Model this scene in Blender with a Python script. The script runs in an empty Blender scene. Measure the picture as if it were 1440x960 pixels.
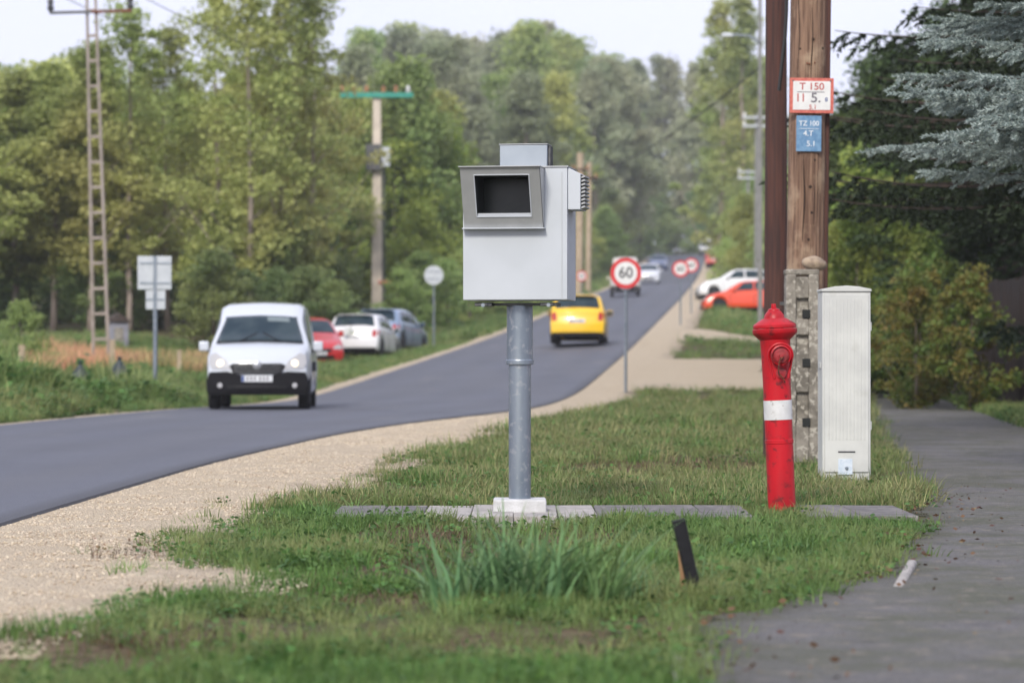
import bpy, bmesh, math, random
import numpy as np
from mathutils import Vector, Matrix, Euler

R_ = random.Random(7)
NP = np.random.RandomState(11)
rad = math.radians
scene = bpy.context.scene
COL = scene.collection

# ------------------------------------------------------------------ camera
cd = bpy.data.cameras.new('camera'); cam = bpy.data.objects.new('camera', cd); COL.objects.link(cam)
CH = 0.94
cam.location = (0, 0, CH)
cam.rotation_euler = (rad(90) + 18 / 4000.0, 0, 0)
cd.lens = 100; cd.sensor_width = 36; cd.clip_start = 0.1; cd.clip_end = 6000
cd.dof.use_dof = True; cd.dof.focus_distance = 17.2; cd.dof.aperture_fstop = 3.0
scene.camera = cam

# ------------------------------------------------------------------ sky and sun
SUN_EL, SUN_AZ = 35.0, 196.0          # compass degrees: sun stands behind the camera, a little to the left
w = bpy.data.worlds.new('World'); scene.world = w; w.use_nodes = True
nt = w.node_tree; nt.nodes.clear()
out = nt.nodes.new('ShaderNodeOutputWorld'); bg = nt.nodes.new('ShaderNodeBackground')
sky = nt.nodes.new('ShaderNodeTexSky'); sky.sky_type = 'NISHITA'; sky.sun_disc = False
sky.sun_elevation = rad(SUN_EL); sky.sun_rotation = rad(SUN_AZ); sky.air_density = 1.0; sky.dust_density = 2.5
# thin high cloud over the whole sky: pale lavender white laid over the blue
cloud = nt.nodes.new('ShaderNodeMixRGB'); cloud.blend_type = 'MIX'
tc = nt.nodes.new('ShaderNodeTexCoord'); mp = nt.nodes.new('ShaderNodeMapping'); mp.inputs['Scale'].default_value = (1.3, 1.3, 5)
ns = nt.nodes.new('ShaderNodeTexNoise'); ns.inputs['Scale'].default_value = 2.2; ns.inputs['Detail'].default_value = 5
mr = nt.nodes.new('ShaderNodeMapRange'); mr.inputs[1].default_value = .35; mr.inputs[2].default_value = .65
mr.inputs[3].default_value = .80; mr.inputs[4].default_value = .93
nt.links.new(tc.outputs['Generated'], mp.inputs[0]); nt.links.new(mp.outputs[0], ns.inputs[0])
nt.links.new(ns.outputs['Fac'], mr.inputs[0]); nt.links.new(mr.outputs[0], cloud.inputs[0])
cloud.inputs[2].default_value = (8.1, 8.3, 10.3, 1)
nt.links.new(sky.outputs[0], cloud.inputs[1]); nt.links.new(cloud.outputs[0], bg.inputs[0])
bg.inputs[1].default_value = 0.1; nt.links.new(bg.outputs[0], out.inputs[0])
sl = bpy.data.lights.new('sun', 'SUN'); sun = bpy.data.objects.new('sun', sl); COL.objects.link(sun)
sl.energy = 2.4; sl.angle = rad(14); sl.color = (1, .95, .86)
a = rad(SUN_AZ); e = rad(SUN_EL)
sdir = Vector((math.sin(a) * math.cos(e), math.cos(a) * math.cos(e), math.sin(e)))
sun.rotation_euler = sdir.to_track_quat('Z', 'Y').to_euler(); sun.location = sdir * 50
scene.view_settings.view_transform = 'Standard'; scene.view_settings.look = 'None'
scene.view_settings.exposure = 0.35; scene.view_settings.gamma = 1
scene.cycles.max_bounces = 8; scene.cycles.transparent_max_bounces = 8
scene.cycles.volume_bounces = 1

# ------------------------------------------------------------------ helpers
def tag(o, label=None, cat=None, group=None, kind=None):
    if label: o['label'] = label
    if cat: o['category'] = cat
    if group: o['group'] = group
    if kind: o['kind'] = kind
    return o

def empty(name, loc, rz=0, label=None, cat=None, group=None, rot=None):
    o = bpy.data.objects.new(name, None); COL.objects.link(o); o.empty_display_size = .2
    o.location = loc; o.rotation_euler = rot if rot else (0, 0, rz)
    return tag(o, label, cat, group)

def mk(name, me, parent=None, mat=None):
    o = bpy.data.objects.new(name, me); COL.objects.link(o)
    if mat: me.materials.clear(); me.materials.append(mat)
    if parent: o.parent = parent
    return o

def dup(root, loc=None, label=None, group=None, parent=None, scale=None, rz=None):
    r = root.copy(); COL.objects.link(r); r.parent = parent
    if loc is not None: r.location = loc
    if label: r['label'] = label
    if group: r['group'] = group
    if scale is not None: r.scale = scale
    if rz is not None: r.rotation_euler = (0, 0, rz)
    for ch in list(root.children): dup(ch, parent=r)
    return r

class MB:
    def __init__(s): s.v = []; s.f = []
    def add(s, vs, fs):
        n = len(s.v); s.v += [tuple(p) for p in vs]; s.f += [tuple(i + n for i in q) for q in fs]; return s
    def box(s, c, d, rot=None, taper=1):
        vs = []
        for sz in (-1, 1):
            t = taper if sz > 0 else 1
            for sx, sy in ((-1, -1), (1, -1), (1, 1), (-1, 1)):
                p = Vector((sx * d[0] / 2 * t, sy * d[1] / 2 * t, sz * d[2] / 2))
                if rot: p.rotate(Euler(rot))
                vs.append(p + Vector(c))
        return s.add(vs, [(3, 2, 1, 0), (4, 5, 6, 7), (0, 1, 5, 4), (1, 2, 6, 5), (2, 3, 7, 6), (3, 0, 4, 7)])
    def cyl(s, p0, p1, r0, r1=None, n=12, cap=True):
        r1 = r0 if r1 is None else r1
        p0, p1 = Vector(p0), Vector(p1); d = (p1 - p0)
        if d.length < 1e-6: return s
        d.normalize(); u = d.orthogonal().normalized(); v = d.cross(u)
        vs = []
        for p, r in ((p0, r0), (p1, r1)):
            for i in range(n):
                t = 2 * math.pi * i / n; vs.append(p + (u * math.cos(t) + v * math.sin(t)) * r)
        fs = [(i, (i + 1) % n, n + (i + 1) % n, n + i) for i in range(n)]
        if cap: fs += [tuple(range(n))[::-1], tuple(range(n, 2 * n))]
        return s.add(vs, fs)
    def tube(s, pts, rs, n=8):
        pts = [Vector(p) for p in pts]
        if not hasattr(rs, '__len__'): rs = [rs] * len(pts)
        vs = []; u = None
        for k, p in enumerate(pts):
            d = (pts[min(k + 1, len(pts) - 1)] - pts[max(k - 1, 0)]).normalized()
            u = d.orthogonal().normalized() if u is None else (u - d * u.dot(d)).normalized()
            v = d.cross(u)
            for i in range(n):
                t = 2 * math.pi * i / n; vs.append(p + (u * math.cos(t) + v * math.sin(t)) * rs[k])
        fs = []
        for k in range(len(pts) - 1):
            for i in range(n):
                fs.append((k * n + i, k * n + (i + 1) % n, (k + 1) * n + (i + 1) % n, (k + 1) * n + i))
        fs += [tuple(range(n))[::-1], tuple(range((len(pts) - 1) * n, len(pts) * n))]
        return s.add(vs, fs)
    def lathe(s, prof, n=32, c=(0, 0, 0), axis='Z'):
        vs = []
        for r, z in prof:
            for i in range(n):
                t = 2 * math.pi * i / n
                if axis == 'Z': vs.append((c[0] + r * math.cos(t), c[1] + r * math.sin(t), c[2] + z))
                elif axis == 'Y': vs.append((c[0] + r * math.cos(t), c[1] + z, c[2] - r * math.sin(t)))
                else: vs.append((c[0] + z, c[1] + r * math.cos(t), c[2] + r * math.sin(t)))
        fs = []
        for k in range(len(prof) - 1):
            for i in range(n):
                fs.append((k * n + i, k * n + (i + 1) % n, (k + 1) * n + (i + 1) % n, (k + 1) * n + i))
        fs += [tuple(range(n))[::-1], tuple(range((len(prof) - 1) * n, len(prof) * n))]
        return s.add(vs, fs)
    def plate(s, outl, y0, y1):            # outline in x,z extruded along y
        n = len(outl)
        vs = [(x, y0, z) for x, z in outl] + [(x, y1, z) for x, z in outl]
        fs = [tuple(range(n)), tuple(range(n, 2 * n))[::-1]] + [(i, n + i, n + (i + 1) % n, (i + 1) % n) for i in range(n)]
        return s.add(vs, fs)
    def grid(s, P):                        # P[i][j]
        m, n = len(P), len(P[0])
        return s.add([p for r in P for p in r], [(i * n + j, i * n + j + 1, (i + 1) * n + j + 1, (i + 1) * n + j) for i in range(m - 1) for j in range(n - 1)])
    def build(s, name, mat=None, parent=None, smooth=False, bevel=0, seg=2, angle=35):
        me = bpy.data.meshes.new(name); me.from_pydata(s.v, [], s.f); me.validate()
        bm = bmesh.new(); bm.from_mesh(me); bmesh.ops.recalc_face_normals(bm, faces=bm.faces)
        bm.to_mesh(me); bm.free()
        o = mk(name, me, parent, mat)
        if bevel:
            b = o.modifiers.new('bevel', 'BEVEL'); b.width = bevel; b.segments = seg; b.limit_method = 'ANGLE'
            b.angle_limit = rad(30)
        if smooth or bevel:
            me.shade_smooth(); me.set_sharp_from_angle(angle=rad(angle))
        return o

def fast_mesh(name, V, F, mat=None, smooth=False):
    """V (n,3) array, F (m,k) array of polygons with k corners each"""
    me = bpy.data.meshes.new(name)
    V = np.asarray(V, np.float32); F = np.asarray(F, np.int32); m, k = F.shape
    me.vertices.add(len(V)); me.vertices.foreach_set('co', V.ravel())
    me.loops.add(m * k); me.loops.foreach_set('vertex_index', F.ravel())
    me.polygons.add(m); me.polygons.foreach_set('loop_start', np.arange(0, m * k, k, dtype=np.int32))
    me.polygons.foreach_set('use_smooth', np.full(m, smooth))
    me.update(calc_edges=True); me.validate()
    if mat: me.materials.append(mat)
    return me

# ---- materials
def new_mat(name):
    m = bpy.data.materials.new(name); m.use_nodes = True
    return m, m.node_tree, m.node_tree.nodes['Principled BSDF']

def mixn(nt, fac, a, b, mode='MIX'):
    n = nt.nodes.new('ShaderNodeMixRGB'); n.blend_type = mode
    for i, x in ((0, fac), (1, a), (2, b)):
        if isinstance(x, (int, float)): n.inputs[i].default_value = x
        elif isinstance(x, tuple): n.inputs[i].default_value = (*x, 1)
        else: nt.links.new(x, n.inputs[i])
    return n.outputs[0]

def noise(nt, scale, detail=4, coord='Object', vscale=None, rough=.55):
    tc = nt.nodes.new('ShaderNodeTexCoord') if coord != 'World' else nt.nodes.new('ShaderNodeNewGeometry')
    o = tc.outputs[coord if coord != 'World' else 'Position']
    if vscale:
        mp = nt.nodes.new('ShaderNodeMapping'); mp.inputs['Scale'].default_value = vscale; nt.links.new(o, mp.inputs[0]); o = mp.outputs[0]
    n = nt.nodes.new('ShaderNodeTexNoise'); n.inputs['Scale'].default_value = scale; n.inputs['Detail'].default_value = detail
    n.inputs['Roughness'].default_value = rough
    nt.links.new(o, n.inputs['Vector']); return n.outputs['Fac']

def ramp(nt, x, lo, hi, a=0, b=1):
    m = nt.nodes.new('ShaderNodeMapRange'); nt.links.new(x, m.inputs[0])
    for i, v in enumerate((lo, hi, a, b)): m.inputs[i + 1].default_value = v
    return m.outputs[0]

def bump(nt, b, x, strength, dist=.01):
    n = nt.nodes.new('ShaderNodeBump'); n.inputs['Strength'].default_value = strength; n.inputs['Distance'].default_value = dist
    nt.links.new(x, n.inputs['Height']); nt.links.new(n.outputs[0], b.inputs['Normal'])

def pm(name, c1, c2=None, scale=6, rough=.6, metal=0, bmp=0, bscale=60, vscale=None, lo=.4, hi=.6, coat=0, spec=.5, c3=None, s3=2, lo3=.55, hi3=.7, coord='Object', bdist=.01):
    m, nt, b = new_mat(name)
    b.inputs['Roughness'].default_value = rough; b.inputs['Metallic'].default_value = metal
    b.inputs['Coat Weight'].default_value = coat; b.inputs['Coat Roughness'].default_value = .08
    b.inputs['Specular IOR Level'].default_value = spec
    c = c1
    if c2: c = mixn(nt, ramp(nt, noise(nt, scale, 5, coord, vscale), lo, hi), c1, c2)
    if c3: c = mixn(nt, ramp(nt, noise(nt, s3, 6, coord), lo3, hi3), c, c3)
    if isinstance(c, tuple): b.inputs['Base Color'].default_value = (*c, 1)
    else: nt.links.new(c, b.inputs['Base Color'])
    if bmp: bump(nt, b, noise(nt, bscale, 5, coord, vscale), bmp, bdist)
    return m

def leaf_mat(name, c1, c2, c3=None, trans=.42, rough=.55, wscale=.25, obj=.35):
    m, nt, b = new_mat(name)
    b.inputs['Roughness'].default_value = rough; b.inputs['Specular IOR Level'].default_value = .25
    g = nt.nodes.new('ShaderNodeNewGeometry'); oi = nt.nodes.new('ShaderNodeObjectInfo')
    c = mixn(nt, g.outputs['Random Per Island'], c1, c2)
    if c3:
        c = mixn(nt, ramp(nt, noise(nt, wscale, 3, 'World'), .42, .62), c, c3)
    hv = nt.nodes.new('ShaderNodeHueSaturation'); hv.inputs['Saturation'].default_value = .93; nt.links.new(c, hv.inputs['Color'])
    nt.links.new(ramp(nt, oi.outputs['Random'], 0, 1, 1 - obj, 1 + obj), hv.inputs['Value'])
    mm = nt.nodes.new('ShaderNodeMath'); mm.operation = 'MULTIPLY'; mm.inputs[1].default_value = 7.13
    fr = nt.nodes.new('ShaderNodeMath'); fr.operation = 'FRACT'
    nt.links.new(oi.outputs['Random'], mm.inputs[0]); nt.links.new(mm.outputs[0], fr.inputs[0])
    nt.links.new(ramp(nt, fr.outputs[0], 0, 1, .485, .515), hv.inputs['Hue'])
    nt.links.new(hv.outputs[0], b.inputs['Base Color'])
    tr = nt.nodes.new('ShaderNodeBsdfTranslucent'); nt.links.new(hv.outputs[0], tr.inputs['Color'])
    mx = nt.nodes.new('ShaderNodeMixShader'); mx.inputs[0].default_value = trans
    nt.links.new(b.outputs[0], mx.inputs[1]); nt.links.new(tr.outputs[0], mx.inputs[2])
    nt.links.new(mx.outputs[0], nt.nodes['Material Output'].inputs['Surface'])
    return m

def glow_mat(name, c, s):
    m, nt, b = new_mat(name)
    b.inputs['Base Color'].default_value = (*c, 1); b.inputs['Emission Color'].default_value = (*c, 1)
    b.inputs['Emission Strength'].default_value = s; b.inputs['Roughness'].default_value = .2
    return m

M = dict(
    cabinet_grey=pm('painted_grey_metal', (.50, .53, .56), (.455, .485, .51), 2.2, .45, 0, .08, 9),
    cap_grey=pm('blue_grey_metal', (.34, .38, .42), (.30, .34, .38), 4, .45, .2, .05, 200),
    frame_grey=pm('warm_grey_metal', (.40, .41, .41), (.36, .37, .37), 8, .4, .25, .05, 200),
    black_matt=pm('black_matt', (.012, .014, .013), None, rough=.8),
    dark_glass=pm('dark_glass', (.012, .018, .016), None, rough=.12, spec=.6),
    galv=pm('galvanised_steel', (.30, .34, .38), (.22, .26, .30), 7, .38, .75, .12, 60, vscale=(1, 1, .25), c3=(.40, .42, .44), s3=25, lo3=.55, hi3=.68),
    dark_steel=pm('dark_steel', (.07, .075, .08), (.12, .12, .12), 20, .5, .5),
    concrete_pale=pm('pale_concrete', (.62, .62, .62), (.50, .50, .49), 9, .9, 0, .5, 70, c3=(.36, .35, .32), s3=14, lo3=.58, hi3=.75),
    concrete_old=pm('weathered_concrete', (.27, .245, .205), (.15, .135, .11), 7, .95, 0, 1.0, 45, c3=(.42, .39, .33), s3=26, lo3=.53, hi3=.62),
    concrete_pole=pm('pole_concrete', (.64, .56, .46), (.54, .47, .39), 2, .9, 0, .3, 30),
    slab_light=pm('light_slab', (.42, .39, .36), (.33, .31, .29), 6, .95, 0, .6, 60, c3=(.22, .21, .19), s3=18),
    slab_dark=pm('grey_slab', (.17, .16, .155), (.125, .118, .115), 6, .95, 0, .6, 60, c3=(.30, .28, .25), s3=14),
    red=pm('hydrant_red', (.50, .006, .014), (.36, .006, .012), 5, .42, 0, .15, 30, c3=(.17, .01, .012), s3=16, lo3=.56, hi3=.66, spec=.35, vscale=(1, 1, .4)),
    red_dark=pm('hydrant_red_worn', (.34, .012, .018), (.20, .015, .015), 14, .45, 0, .3, 60),
    band=pm('white_band', (.70, .70, .69), (.58, .58, .56), 9, .5, c3=(.36, .33, .30), s3=30, lo3=.60, hi3=.70),
    brass=pm('worn_brass', (.30, .10, .05), (.08, .03, .02), 30, .5, .5),
    cab_white=pm('cabinet_plastic', (.58, .585, .55), (.50, .505, .48), 4, .55, 0, .08, 120, c3=(.40, .40, .35), s3=5, lo3=.62, hi3=.8),
    sticker=pm('pale_sticker', (.62, .68, .74), (.5, .58, .66), 60, .4),
    wood=pm('pole_wood', (.30, .185, .12), (.15, .085, .055), 14, .85, 0, 1.0, 22, vscale=(3, 3, .16), c3=(.42, .30, .20), s3=3.5, lo3=.5, hi3=.66, bdist=.03),
    wood_crack=pm('wood_crack', (.035, .02, .013), None, rough=.95),
    wood_dark=pm('creosoted_wood', (.085, .032, .022), (.045, .02, .016), 12, .8, 0, .6, 22, vscale=(3, 3, .14)),
    wood_far=pm('far_wood', (.46, .36, .25), (.36, .28, .19), 3, .9),
    wood_stake=pm('stake_wood', (.33, .19, .09), (.22, .12, .06), 12, .8, vscale=(3, 3, .3)),
    fence_wood=pm('fence_wood', (.030, .016, .012), (.016, .010, .008), 8, .85, 0, .4, 20, vscale=(3, 3, .2)),
    stone=pm('tan_stone', (.40, .31, .22), (.26, .20, .15), 14, .95, 0, .8, 30),
    black_plastic=pm('black_plastic', (.010, .010, .011), (.016, .016, .018), 20, .55, spec=.2),
    cable=pm('black_cable', (.012, .012, .012), None, rough=.6),
    sign_white=pm('sign_white', (.74, .74, .72), (.68, .68, .66), 8, .45),
    sign_red=pm('sign_red', (.58, .03, .035), None, rough=.45),
    sign_red_faded=pm('faded_red', (.60, .17, .12), (.5, .10, .08), 40, .55),
    sign_blue=pm('faded_blue', (.10, .22, .38), (.16, .30, .46), 30, .5),
    sign_ink=pm('sign_ink', (.02, .02, .025), None, rough=.5),
    ink_red=pm('red_ink', (.45, .09, .08), None, rough=.5),
    ink_grey=pm('grey_ink', (.16, .15, .17), None, rough=.5),
    ink_blue=pm('blue_ink', (.05, .09, .26), None, rough=.5),
    ink_white=pm('white_ink', (.70, .74, .78), None, rough=.5),
    sign_back=pm('sign_back_grey', (.50, .53, .55), (.45, .48, .5), 5, .5, .1),
    teal=pm('teal_paint', (.03, .30, .22), (.02, .24, .18), 4, .5),
    porcelain=pm('brown_porcelain', (.38, .18, .08), None, rough=.25),
    tyre=pm('tyre_rubber', (.015, .015, .016), None, rough=.85),
    rim=pm('rim_metal', (.42, .43, .45), None, rough=.3, metal=.7),
    hubcap=pm('steel_hubcap', (.10, .10, .11), None, rough=.4, metal=.4),
    car_glass=pm('car_glass', (.012, .028, .04), (.03, .05, .06), 2.2, rough=.08, spec=.3),
    trim=pm('black_trim', (.012, .012, .014), None, rough=.75, spec=.15),
    under=pm('underbody', (.01, .01, .01), None, rough=.9),
    headlamp=glow_mat('headlamp', (1, .84, .62), .75),
    lamp_clear=pm('lamp_clear', (.42, .42, .43), None, rough=.3, metal=0),
    tail=pm('tail_red', (.40, .015, .015), None, rough=.15, coat=.5),
    plate=pm('number_plate', (.62, .64, .66), None, rough=.4),
    rust=pm('rust', (.22, .07, .04), (.12, .05, .03), 10, .8),
    clothing=pm('coral_jacket', (.55, .10, .08), None, rough=.9),
    bark=pm('bark', (.20, .165, .13), (.11, .09, .07), 5, .95, 0, .6, 12, vscale=(2, 2, .4)),
    bark_pale=pm('pale_bark', (.36, .30, .25), (.24, .19, .16), 3, .9, 0, .4, 10, vscale=(2, 2, .4)),
    bark_dark=pm('dark_bark', (.075, .055, .045), (.045, .035, .03), 8, .95, 0, .6, 20, vscale=(2, 2, .4)),
)
def paint(name, c, metal=0): return pm(name, c, None, rough=.3, metal=metal, coat=.7)

# ------------------------------------------------------------------ terrain functions (x right, y away, heights)
_zz = np.linspace(0, 1600, 16001)
_sl = np.interp(_zz, [0, 47, 60, 200, 225, 345, 400, 1600], [0, 0, .040, .040, .0505, .0505, 0, 0])
_hh = np.concatenate([[0], np.cumsum((_sl[1:] + _sl[:-1]) / 2 * np.diff(_zz))])
def sm(x): x = np.clip(x, 0, 1); return x * x * (3 - 2 * x)
def curve_fn(zs, xs, sw=.12):
    zs = np.array(zs, float); xs = np.array(xs, float)
    g = np.linspace(zs[0], zs[-1], 4000); v = np.interp(g, zs, xs)
    k = 60; loc = np.interp
    # smooth with a window that widens with distance
    c = np.concatenate([[0], np.cumsum(v)])
    idx = np.arange(4000); wd = np.minimum(np.clip((g * sw / (g[1] - g[0])).astype(int), 1, 200), np.minimum(idx, 3999 - idx))
    s = (c[np.minimum(idx + wd + 1, 4000)] - c[idx - wd]) / (2 * wd + 1)
    return lambda z: np.interp(z, g, s)
RE = curve_fn([2, 15.4, 24.7, 35, 41.8, 46, 55, 78, 150, 213, 252, 350, 460, 700], [-2.9, -2.8, -2.6, -1.93, -.9, 0, 1.15, 3.15, 8.9, 13.7, 16.8, 24, 35, 80])
LE = curve_fn([2, 15, 36.9, 43, 50, 56, 82, 98, 150, 213, 350, 460, 700], [-7.9, -7.7, -6.7, -6.2, -5.5, -4.6, -2.05, -.55, 3.3, 7.9, 17.7, 28, 73])
GE = curve_fn([2, 8.2, 9.2, 10.2, 11.2, 12.0, 12.7, 13.4, 14.6, 17.3, 19.6, 22, 26.5, 35.1, 40.9, 54, 78, 150, 350, 460, 700], [-1.9, -1.5, -1.62, -1.35, -.98, -.90, -1.2, -1.45, -1.48, -1.25, -1.1, -.85, -.75, 0, .62, 2.3, 4.6, 10.6, 25.4, 36.4, 82], .03)
PL = curve_fn([2, 8.1, 9.8, 10.6, 11.6, 12.6, 16.6, 19.6, 36.9, 57, 66], [.1, .45, .62, .95, 1.3, 1.68, 2.42, 2.79, 4.65, 7.2, 8.2], .04)
PR = curve_fn([2, 20, 36.9, 50, 58, 66], [4.6, 5.2, 6.6, 8.0, 8.4, 8.7])

_perm = NP.rand(64, 64)
def vn(x, y):                              # smooth value noise, arrays
    x = np.asarray(x, float); y = np.asarray(y, float)
    xi = np.floor(x).astype(int); yi = np.floor(y).astype(int); fx = x - xi; fy = y - yi
    fx = fx * fx * (3 - 2 * fx); fy = fy * fy * (3 - 2 * fy)
    p = lambda a, b: _perm[a % 64, b % 64]
    return (p(xi, yi) * (1 - fx) + p(xi + 1, yi) * fx) * (1 - fy) + (p(xi, yi + 1) * (1 - fx) + p(xi + 1, yi + 1) * fx) * fy
def fbm(x, y, o=3):
    s = 0; a = .5; t = 0
    for k in range(o): s = s + a * vn(x * 2 ** k + 17 * k, y * 2 ** k + 9 * k); t += a; a *= .5
    return s / t

def base_h(x, z):
    x = np.asarray(x, float); z = np.asarray(z, float)
    h = np.interp(z, _zz, _hh)
    r = RE(z); l = LE(z)
    wgt = sm((z - 47) / 16)
    h = h - wgt * .05 * np.clip(r - x, 0, 5)
    dl = l - x                              # distance left of road
    h = h - sm((z - 66) / 16) * .55 * (sm(dl / 3.0) - sm((dl - 7) / 6) * 1.2)
    dr = x - GE(z)
    h = h - .4 * sm((z - 80) / 20) * (1 - sm((z - 170) / 60)) * sm(dr / 3) * (1 - sm((dr - 14) / 20))
    return h
def ground_h(x, z):                        # with the small unevenness of the verge
    x = np.asarray(x, float); z = np.asarray(z, float)
    off = np.minimum(np.clip(x - RE(z) - .3, 0, 1), np.clip(PL(z) - x, 0, 1)) * (x > -3)
    off = np.where(x < LE(z), np.clip(LE(z) - x - .4, 0, 1.5), off)
    return base_h(x, z) + off * (fbm(x * 1.7, z * 1.2) - .5) * .07 * (z < 120) * np.where(x < LE(z), 3.0, 1.0)
def gh(x, z): return float(ground_h(x, z))

# ------------------------------------------------------------------ ground sheets
def soil_material():
    m, nt, b = new_mat('verge_soil')
    c = mixn(nt, ramp(nt, noise(nt, 1.1, 5, 'World'), .42, .62), (.09, .10, .04), (.17, .125, .08))
    c = mixn(nt, ramp(nt, noise(nt, 14, 5, 'World'), .45, .65), c, (.075, .06, .035))
    nt.links.new(c, b.inputs['Base Color']); b.inputs['Roughness'].default_value = .95
    b.inputs['Specular IOR Level'].default_value = .15
    bump(nt, b, noise(nt, 40, 5, 'World'), .8, .03)
    return m
def build_ground():
    ys = np.concatenate([np.arange(-60, 4, 8), np.arange(4, 30, .12), np.arange(30, 110, .5), np.arange(110, 480, 5), np.arange(480, 1500, 40)])
    xs = np.concatenate([np.arange(-700, -60, 40), np.arange(-60, -9, 2), np.arange(-9, 10, .15), np.arange(10, 60, 2), np.arange(60, 701, 40)])
    X, Y = np.meshgrid(xs, ys); Z = ground_h(X, Y) - .02
    under = (X > LE(Y) + .25) & (X < RE(Y) - .1); Z = np.where(under, Z - .12, Z)
    Z = np.where((X > PL(Y) + .3) & (X < PR(Y) - .2) & (Y < 64), Z - .05, Z)
    Z = np.where((X > RE(Y) - .1) & (X < GE(Y) - .35), Z - .03, Z)
    n, mm = X.shape
    idx = np.arange(n * mm).reshape(n, mm)
    F = np.stack([idx[:-1, :-1], idx[:-1, 1:], idx[1:, 1:], idx[1:, :-1]], -1).reshape(-1, 4)
    me = fast_mesh('ground', np.stack([X, Y, Z], -1).reshape(-1, 3), F, soil_material(), True)
    tag(mk('ground', me), 'grassy verge soil and fields either side of the road', kind='structure')
build_ground()

def strip(name, lf, rf, zs, cols, lift, mat, label, jl=0, jr=0, skirt=.0, rough=0, hf=base_h, crown=0):
    zs = np.asarray(zs); u = np.linspace(0, 1, cols)
    l = lf(zs) + jl * (fbm(zs * 4.2, zs * 0 + 3, 5) - .5) * 2; r = rf(zs) + jr * (fbm(zs * 1.9, zs * 0 + 8, 4) - .5) * 2
    X = l[:, None] * (1 - u) + r[:, None] * u; Y = np.repeat(zs[:, None], cols, 1)
    Z = hf(X, Y) + lift + crown * (1 - (2 * u - 1) ** 2)[None, :]
    if rough: Z = Z + rough * (fbm(X * 5, Y * 5, 3) - .5) * np.minimum(1, 4 * np.minimum(u, 1 - u))[None, :]
    if skirt:
        X = np.concatenate([X[:, :1] - skirt * .5, X, X[:, -1:] + skirt * .5], 1); Y = np.concatenate([Y[:, :1], Y, Y[:, -1:]], 1)
        Z = np.concatenate([Z[:, :1] - skirt, Z, Z[:, -1:] - skirt], 1)
    n, mm = X.shape; idx = np.arange(n * mm).reshape(n, mm)
    F = np.stack([idx[:-1, :-1], idx[:-1, 1:], idx[1:, 1:], idx[1:, :-1]], -1).reshape(-1, 4)
    me = fast_mesh(name, np.stack([X, Y, Z], -1).reshape(-1, 3), F, mat, True)
    if skirt: me.set_sharp_from_angle(angle=rad(30))
    at = me.attributes.new('across', 'FLOAT', 'POINT')
    uu = np.concatenate([[0], u, [1]]) if skirt else u
    at.data.foreach_set('value', np.tile(uu, n).astype(np.float32))
    return tag(mk(name, me), label, kind='structure')

def asphalt(name, c1, c2, c3, tracks=False, rough=.75, dirt=None):
    m, nt, b = new_mat(name)
    c = mixn(nt, ramp(nt, noise(nt, .35, 4, 'World'), .35, .65), c1, c2)
    v = nt.nodes.new('ShaderNodeTexVoronoi'); v.inputs['Scale'].default_value = 70
    g = nt.nodes.new('ShaderNodeNewGeometry'); nt.links.new(g.outputs['Position'], v.inputs['Vector'])
    c = mixn(nt, ramp(nt, v.outputs['Color'], .3, .9, 0, .55), c, c3)
    if tracks:
        at = nt.nodes.new('ShaderNodeAttribute'); at.attribute_name = 'across'
        wv = nt.nodes.new('ShaderNodeMath'); wv.operation = 'MULTIPLY'; wv.inputs[1].default_value = 25.1
        sn = nt.nodes.new('ShaderNodeMath'); sn.operation = 'SINE'
        nt.links.new(at.outputs['Fac'], wv.inputs[0]); nt.links.new(wv.outputs[0], sn.inputs[0])
        c = mixn(nt, ramp(nt, sn.outputs[0], -1, 1, 0, .22), c, (.05, .05, .055))
        e1 = ramp(nt, at.outputs['Fac'], .955, .99, 0, .75)
        c = mixn(nt, e1, c, (.03, .03, .034))
    if tracks:
        c = mixn(nt, ramp(nt, noise(nt, 1.0, 5, 'World', (1.2, .10, 1)), .38, .62, 0, .5), c, (.108, .11, .122))
        c = mixn(nt, ramp(nt, noise(nt, .8, 6, 'World', (1, .25, 1)), .60, .72, 0, .45), c, (.16, .155, .15))
    if dirt:
        c = mixn(nt, ramp(nt, noise(nt, 1.3, 6, 'World', rough=.7), .42, .60, 0, .85), c, dirt)
        c = mixn(nt, ramp(nt, noise(nt, 9, 6, 'World', rough=.7), .54, .64, 0, .8), c, (.24, .21, .17))
        c = mixn(nt, ramp(nt, noise(nt, 3.1, 6, 'World', (1, .6, 1), rough=.75), .56, .66, 0, .55), c, (.065, .063, .066))
        at = nt.nodes.new('ShaderNodeAttribute'); at.attribute_name = 'across'
        c = mixn(nt, ramp(nt, at.outputs['Fac'], .0, .07, .75, 0), c, (.075, .075, .045))
    nt.links.new(c, b.inputs['Base Color']); b.inputs['Roughness'].default_value = rough
    b.inputs['Specular IOR Level'].default_value = .4
    bump(nt, b, v.outputs['Distance'], .6 if tracks else 1.0, .008 if tracks else .016)
    return m
zr = np.concatenate([np.arange(2, 60, .4), np.arange(60, 480, 3)])
strip('road', LE, RE, zr, 25, .02, asphalt('fresh_asphalt', (.092, .099, .124), (.072, .078, .099), (.145, .15, .17), True, .62), 'freshly laid blue grey asphalt road climbing to the woods', 0, 0, .09)
strip('footpath', PL, PR, np.arange(2, 66, .12), 30, .004, asphalt('path_asphalt', (.155, .148, .145), (.12, .116, .116), (.22, .212, .205), False, .9, (.10, .105, .07)), 'worn grey asphalt footpath right of the verge', .16, .12, .02)

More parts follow.
